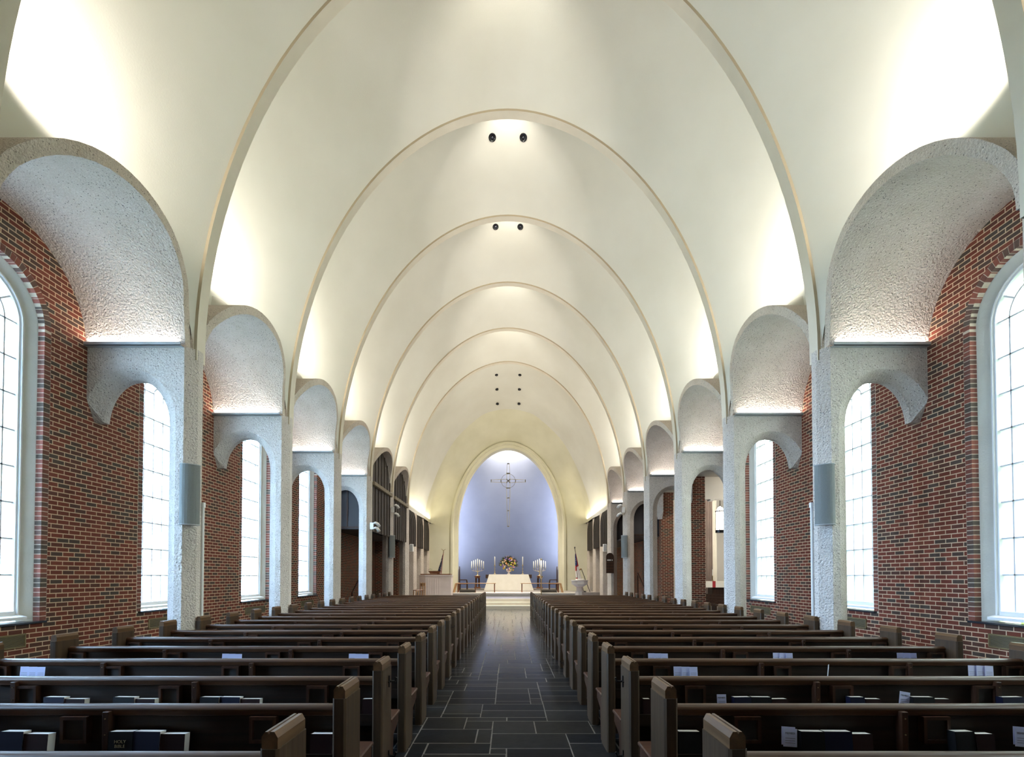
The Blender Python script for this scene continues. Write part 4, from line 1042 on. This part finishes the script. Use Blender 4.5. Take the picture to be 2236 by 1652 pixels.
# font
r = empty('baptismal_font', (3.79, 27.2, .48), 0, 'white marble octagonal baptismal font at the right of the chancel', 'font')
MB().lathe([(.24, 0), (.24, .30), (.19, .36)], n=8, ang=PI / 8).build('base', MARBLE, r)
MB().lathe([(.17, .36), (.17, .56), (.24, .60)], n=16).build('fluted_stem', PINKST, r)
MB().lathe([(.24, .60), (.44, .72), (.44, .88), (.48, .90), (.48, .93)], n=8, ang=PI / 8).build('bowl', MARBLE, r); MB().lathe([(.22, .93), (.22, .98), (.20, .99)], n=16).build('lid', MARBLE, r)
# flags
def flag(loc, lean, left, lab):
    r = empty('flag_on_pole', loc, 0, lab, 'flag'); H = 2.35 if left else 2.5
    MB().tube([(0, 0, .05), (lean * H, 0, H)], .016, 8).lathe([(.16, 0), (.16, .04), (.03, .08)], n=12).build('pole', W_RED if left else BLACKM, r)
    if left:
        b = MB().ball((lean * H, 0, H + .04), .035).bar((lean * H, 0, H + .06), (lean * H - .13, 0, H + .16), .03).bar((lean * H, 0, H + .06), (lean * H + .13, 0, H + .14), .03)
        b.build('eagle_finial', BRASS, r)
    else: MB().lathe([(.01, 0), (.04, .05), (.01, .13)], (lean * H, 0, H), 8).build('finial', BLACKM, r)
    b = MB(); rows = []; nz, nx = 18, 14; Ht = H - (.10 if left else .22); Lz = 1.25 if left else 1.75
    for i in range(nz + 1):
        z = Ht - Lz * i / nz; w = (.04 + .34 * (i / nz) ** .9) * (1 if i / nz < .8 else 1 - .6 * (i / nz - .8)); row = []
        for k in range(nx + 1):
            u = k / nx; sgn = -1
            x = lean * z + sgn * (u * w * .85) + (.12 * w if left else 0); row.append((x, -.06 - .05 * math.sin(u * 16 + i * .15), z - .10 * u))
        rows.append(row)
    b.sheet(rows); o = b.build('cloth', [NAVYM if left else BLUEM, REDM, FWHITE], r, smooth=True, fix=False)
    for p in o.data.polygons:
        i, k = divmod(p.index, nx); f = i / nz
        if left: p.material_index = 0 if k > 3 and f < .95 else (1 if (k % 2 == 0) else 2)
        else: p.material_index = 0 if f < .34 and k > 2 else (1 if f < .44 or (f > .76 and k > 9) or (k > 7 and .44 < f < .55) else 2)
    st = MB(); rnd = random.Random(5)
    for q in range(26 if left else 12):
        i = rnd.randint(3, 15 if left else 6); k = rnd.randint(5, 13); p = rows[i][k]; st.ball((p[0], p[1] - .008, p[2]), .014, .004, .014, 5, 3)
    st.build('stars', FWHITE, r)
flag((-4.02, 29.9, .70), .10, True, 'dark blue starred flag with red and white stripes on a leaning pole behind the pulpit')
flag((4.35, 29.6, .70), -.20, False, 'blue, red and white flag on a leaning pole behind the font')
r = empty('gold_banner_stand', (4.62, 29.9, .70), 0, 'short pole with dark gold fringed banner beside the right flag', 'banner')
MB().tube([(.15, 0, 0), (-.35, 0, 1.35)], .018, 6).build('pole', BLACKM, r); MB().tube([(-.35, 0, 1.35), (-.55, 0, 1.25), (-.62, 0, .95), (-.58, 0, .75)], [.03, .07, .06, .02], 8).build('drape', plain('banner_gold', (.30, .17, .05), .6), r)
# wooden chairs at the left choir
for i in range(2):
    r = empty('choir_chair', (-4.55 - i * .02, 25.95 + i * .75, .48), R(-60), ['light wooden choir chair left of the pulpit, nearer one', 'light wooden choir chair left of the pulpit, farther one'][i], 'chair', 'light wooden choir chairs')
    MB().box(-.2, .2, -.2, .2, .40, .44).build('seat', W_RED, r, bevel=.01); MB().box(-.2, .2, .17, .20, .62, .78).build('backrest', W_LIGHT, r, bevel=.01)
    for x in (-.18, .18):
        MB().box(x - .018, x + .018, .16, .2, 0, .8).build('leg', W_LIGHT, r); MB().box(x - .018, x + .018, -.2, -.16, 0, .4).build('leg', W_LIGHT, r)
# stair handrails glimpsed in the dark aisles
for s, y in ((-1, 20.2), (1, 22.9)):
    r = empty('stair_handrail', (s * 6.3, y, 0), 0, 'sloping dark handrail in the dim %s aisle beyond the columns' % SIDE[s], 'handrail')
    MB().bar((s * -.15, 0, .95), (s * -.15, 1.4, 1.75), .05).build('rail', W_SEAT, r); MB().box(s * -.175, s * -.125, -.02, .03, 0, .95).build('post', W_SEAT, r); MB().box(s * -.175, s * -.125, 1.38, 1.43, 0, 1.75).build('post', W_SEAT, r)

# ------------------------------------------------------------------ outside
structure(MB().box(-60, 60, -60, 90, -.4, -.15).build('ground_outside', GRASS))
rnd = random.Random(2)
for i in range(6):
    y = -2 + i * 4.6; x = 11.2 + rnd.uniform(-.5, 1.2)
    if y > 12: break
    r = empty('garden_bush', (x, y, -.15), 0, 'leafy green bush outside the right windows, %s from the camera end' % ORD[i + 1], 'bush', 'bushes outside the right windows')
    b = MB()
    for k in range(14):
        b.ball((rnd.uniform(-.9, .9), rnd.uniform(-1.2, 1.2), rnd.uniform(.8, 4.6)), rnd.uniform(.5, .9), rnd.uniform(.5, .9), rnd.uniform(.5, .9), 9, 7)
    b.build('leaves', HEDGE, r, smooth=True); MB().tube([(0, 0, 0), (0, 0, 1.6)], .12, 8).build('trunk', W_DARK, r)
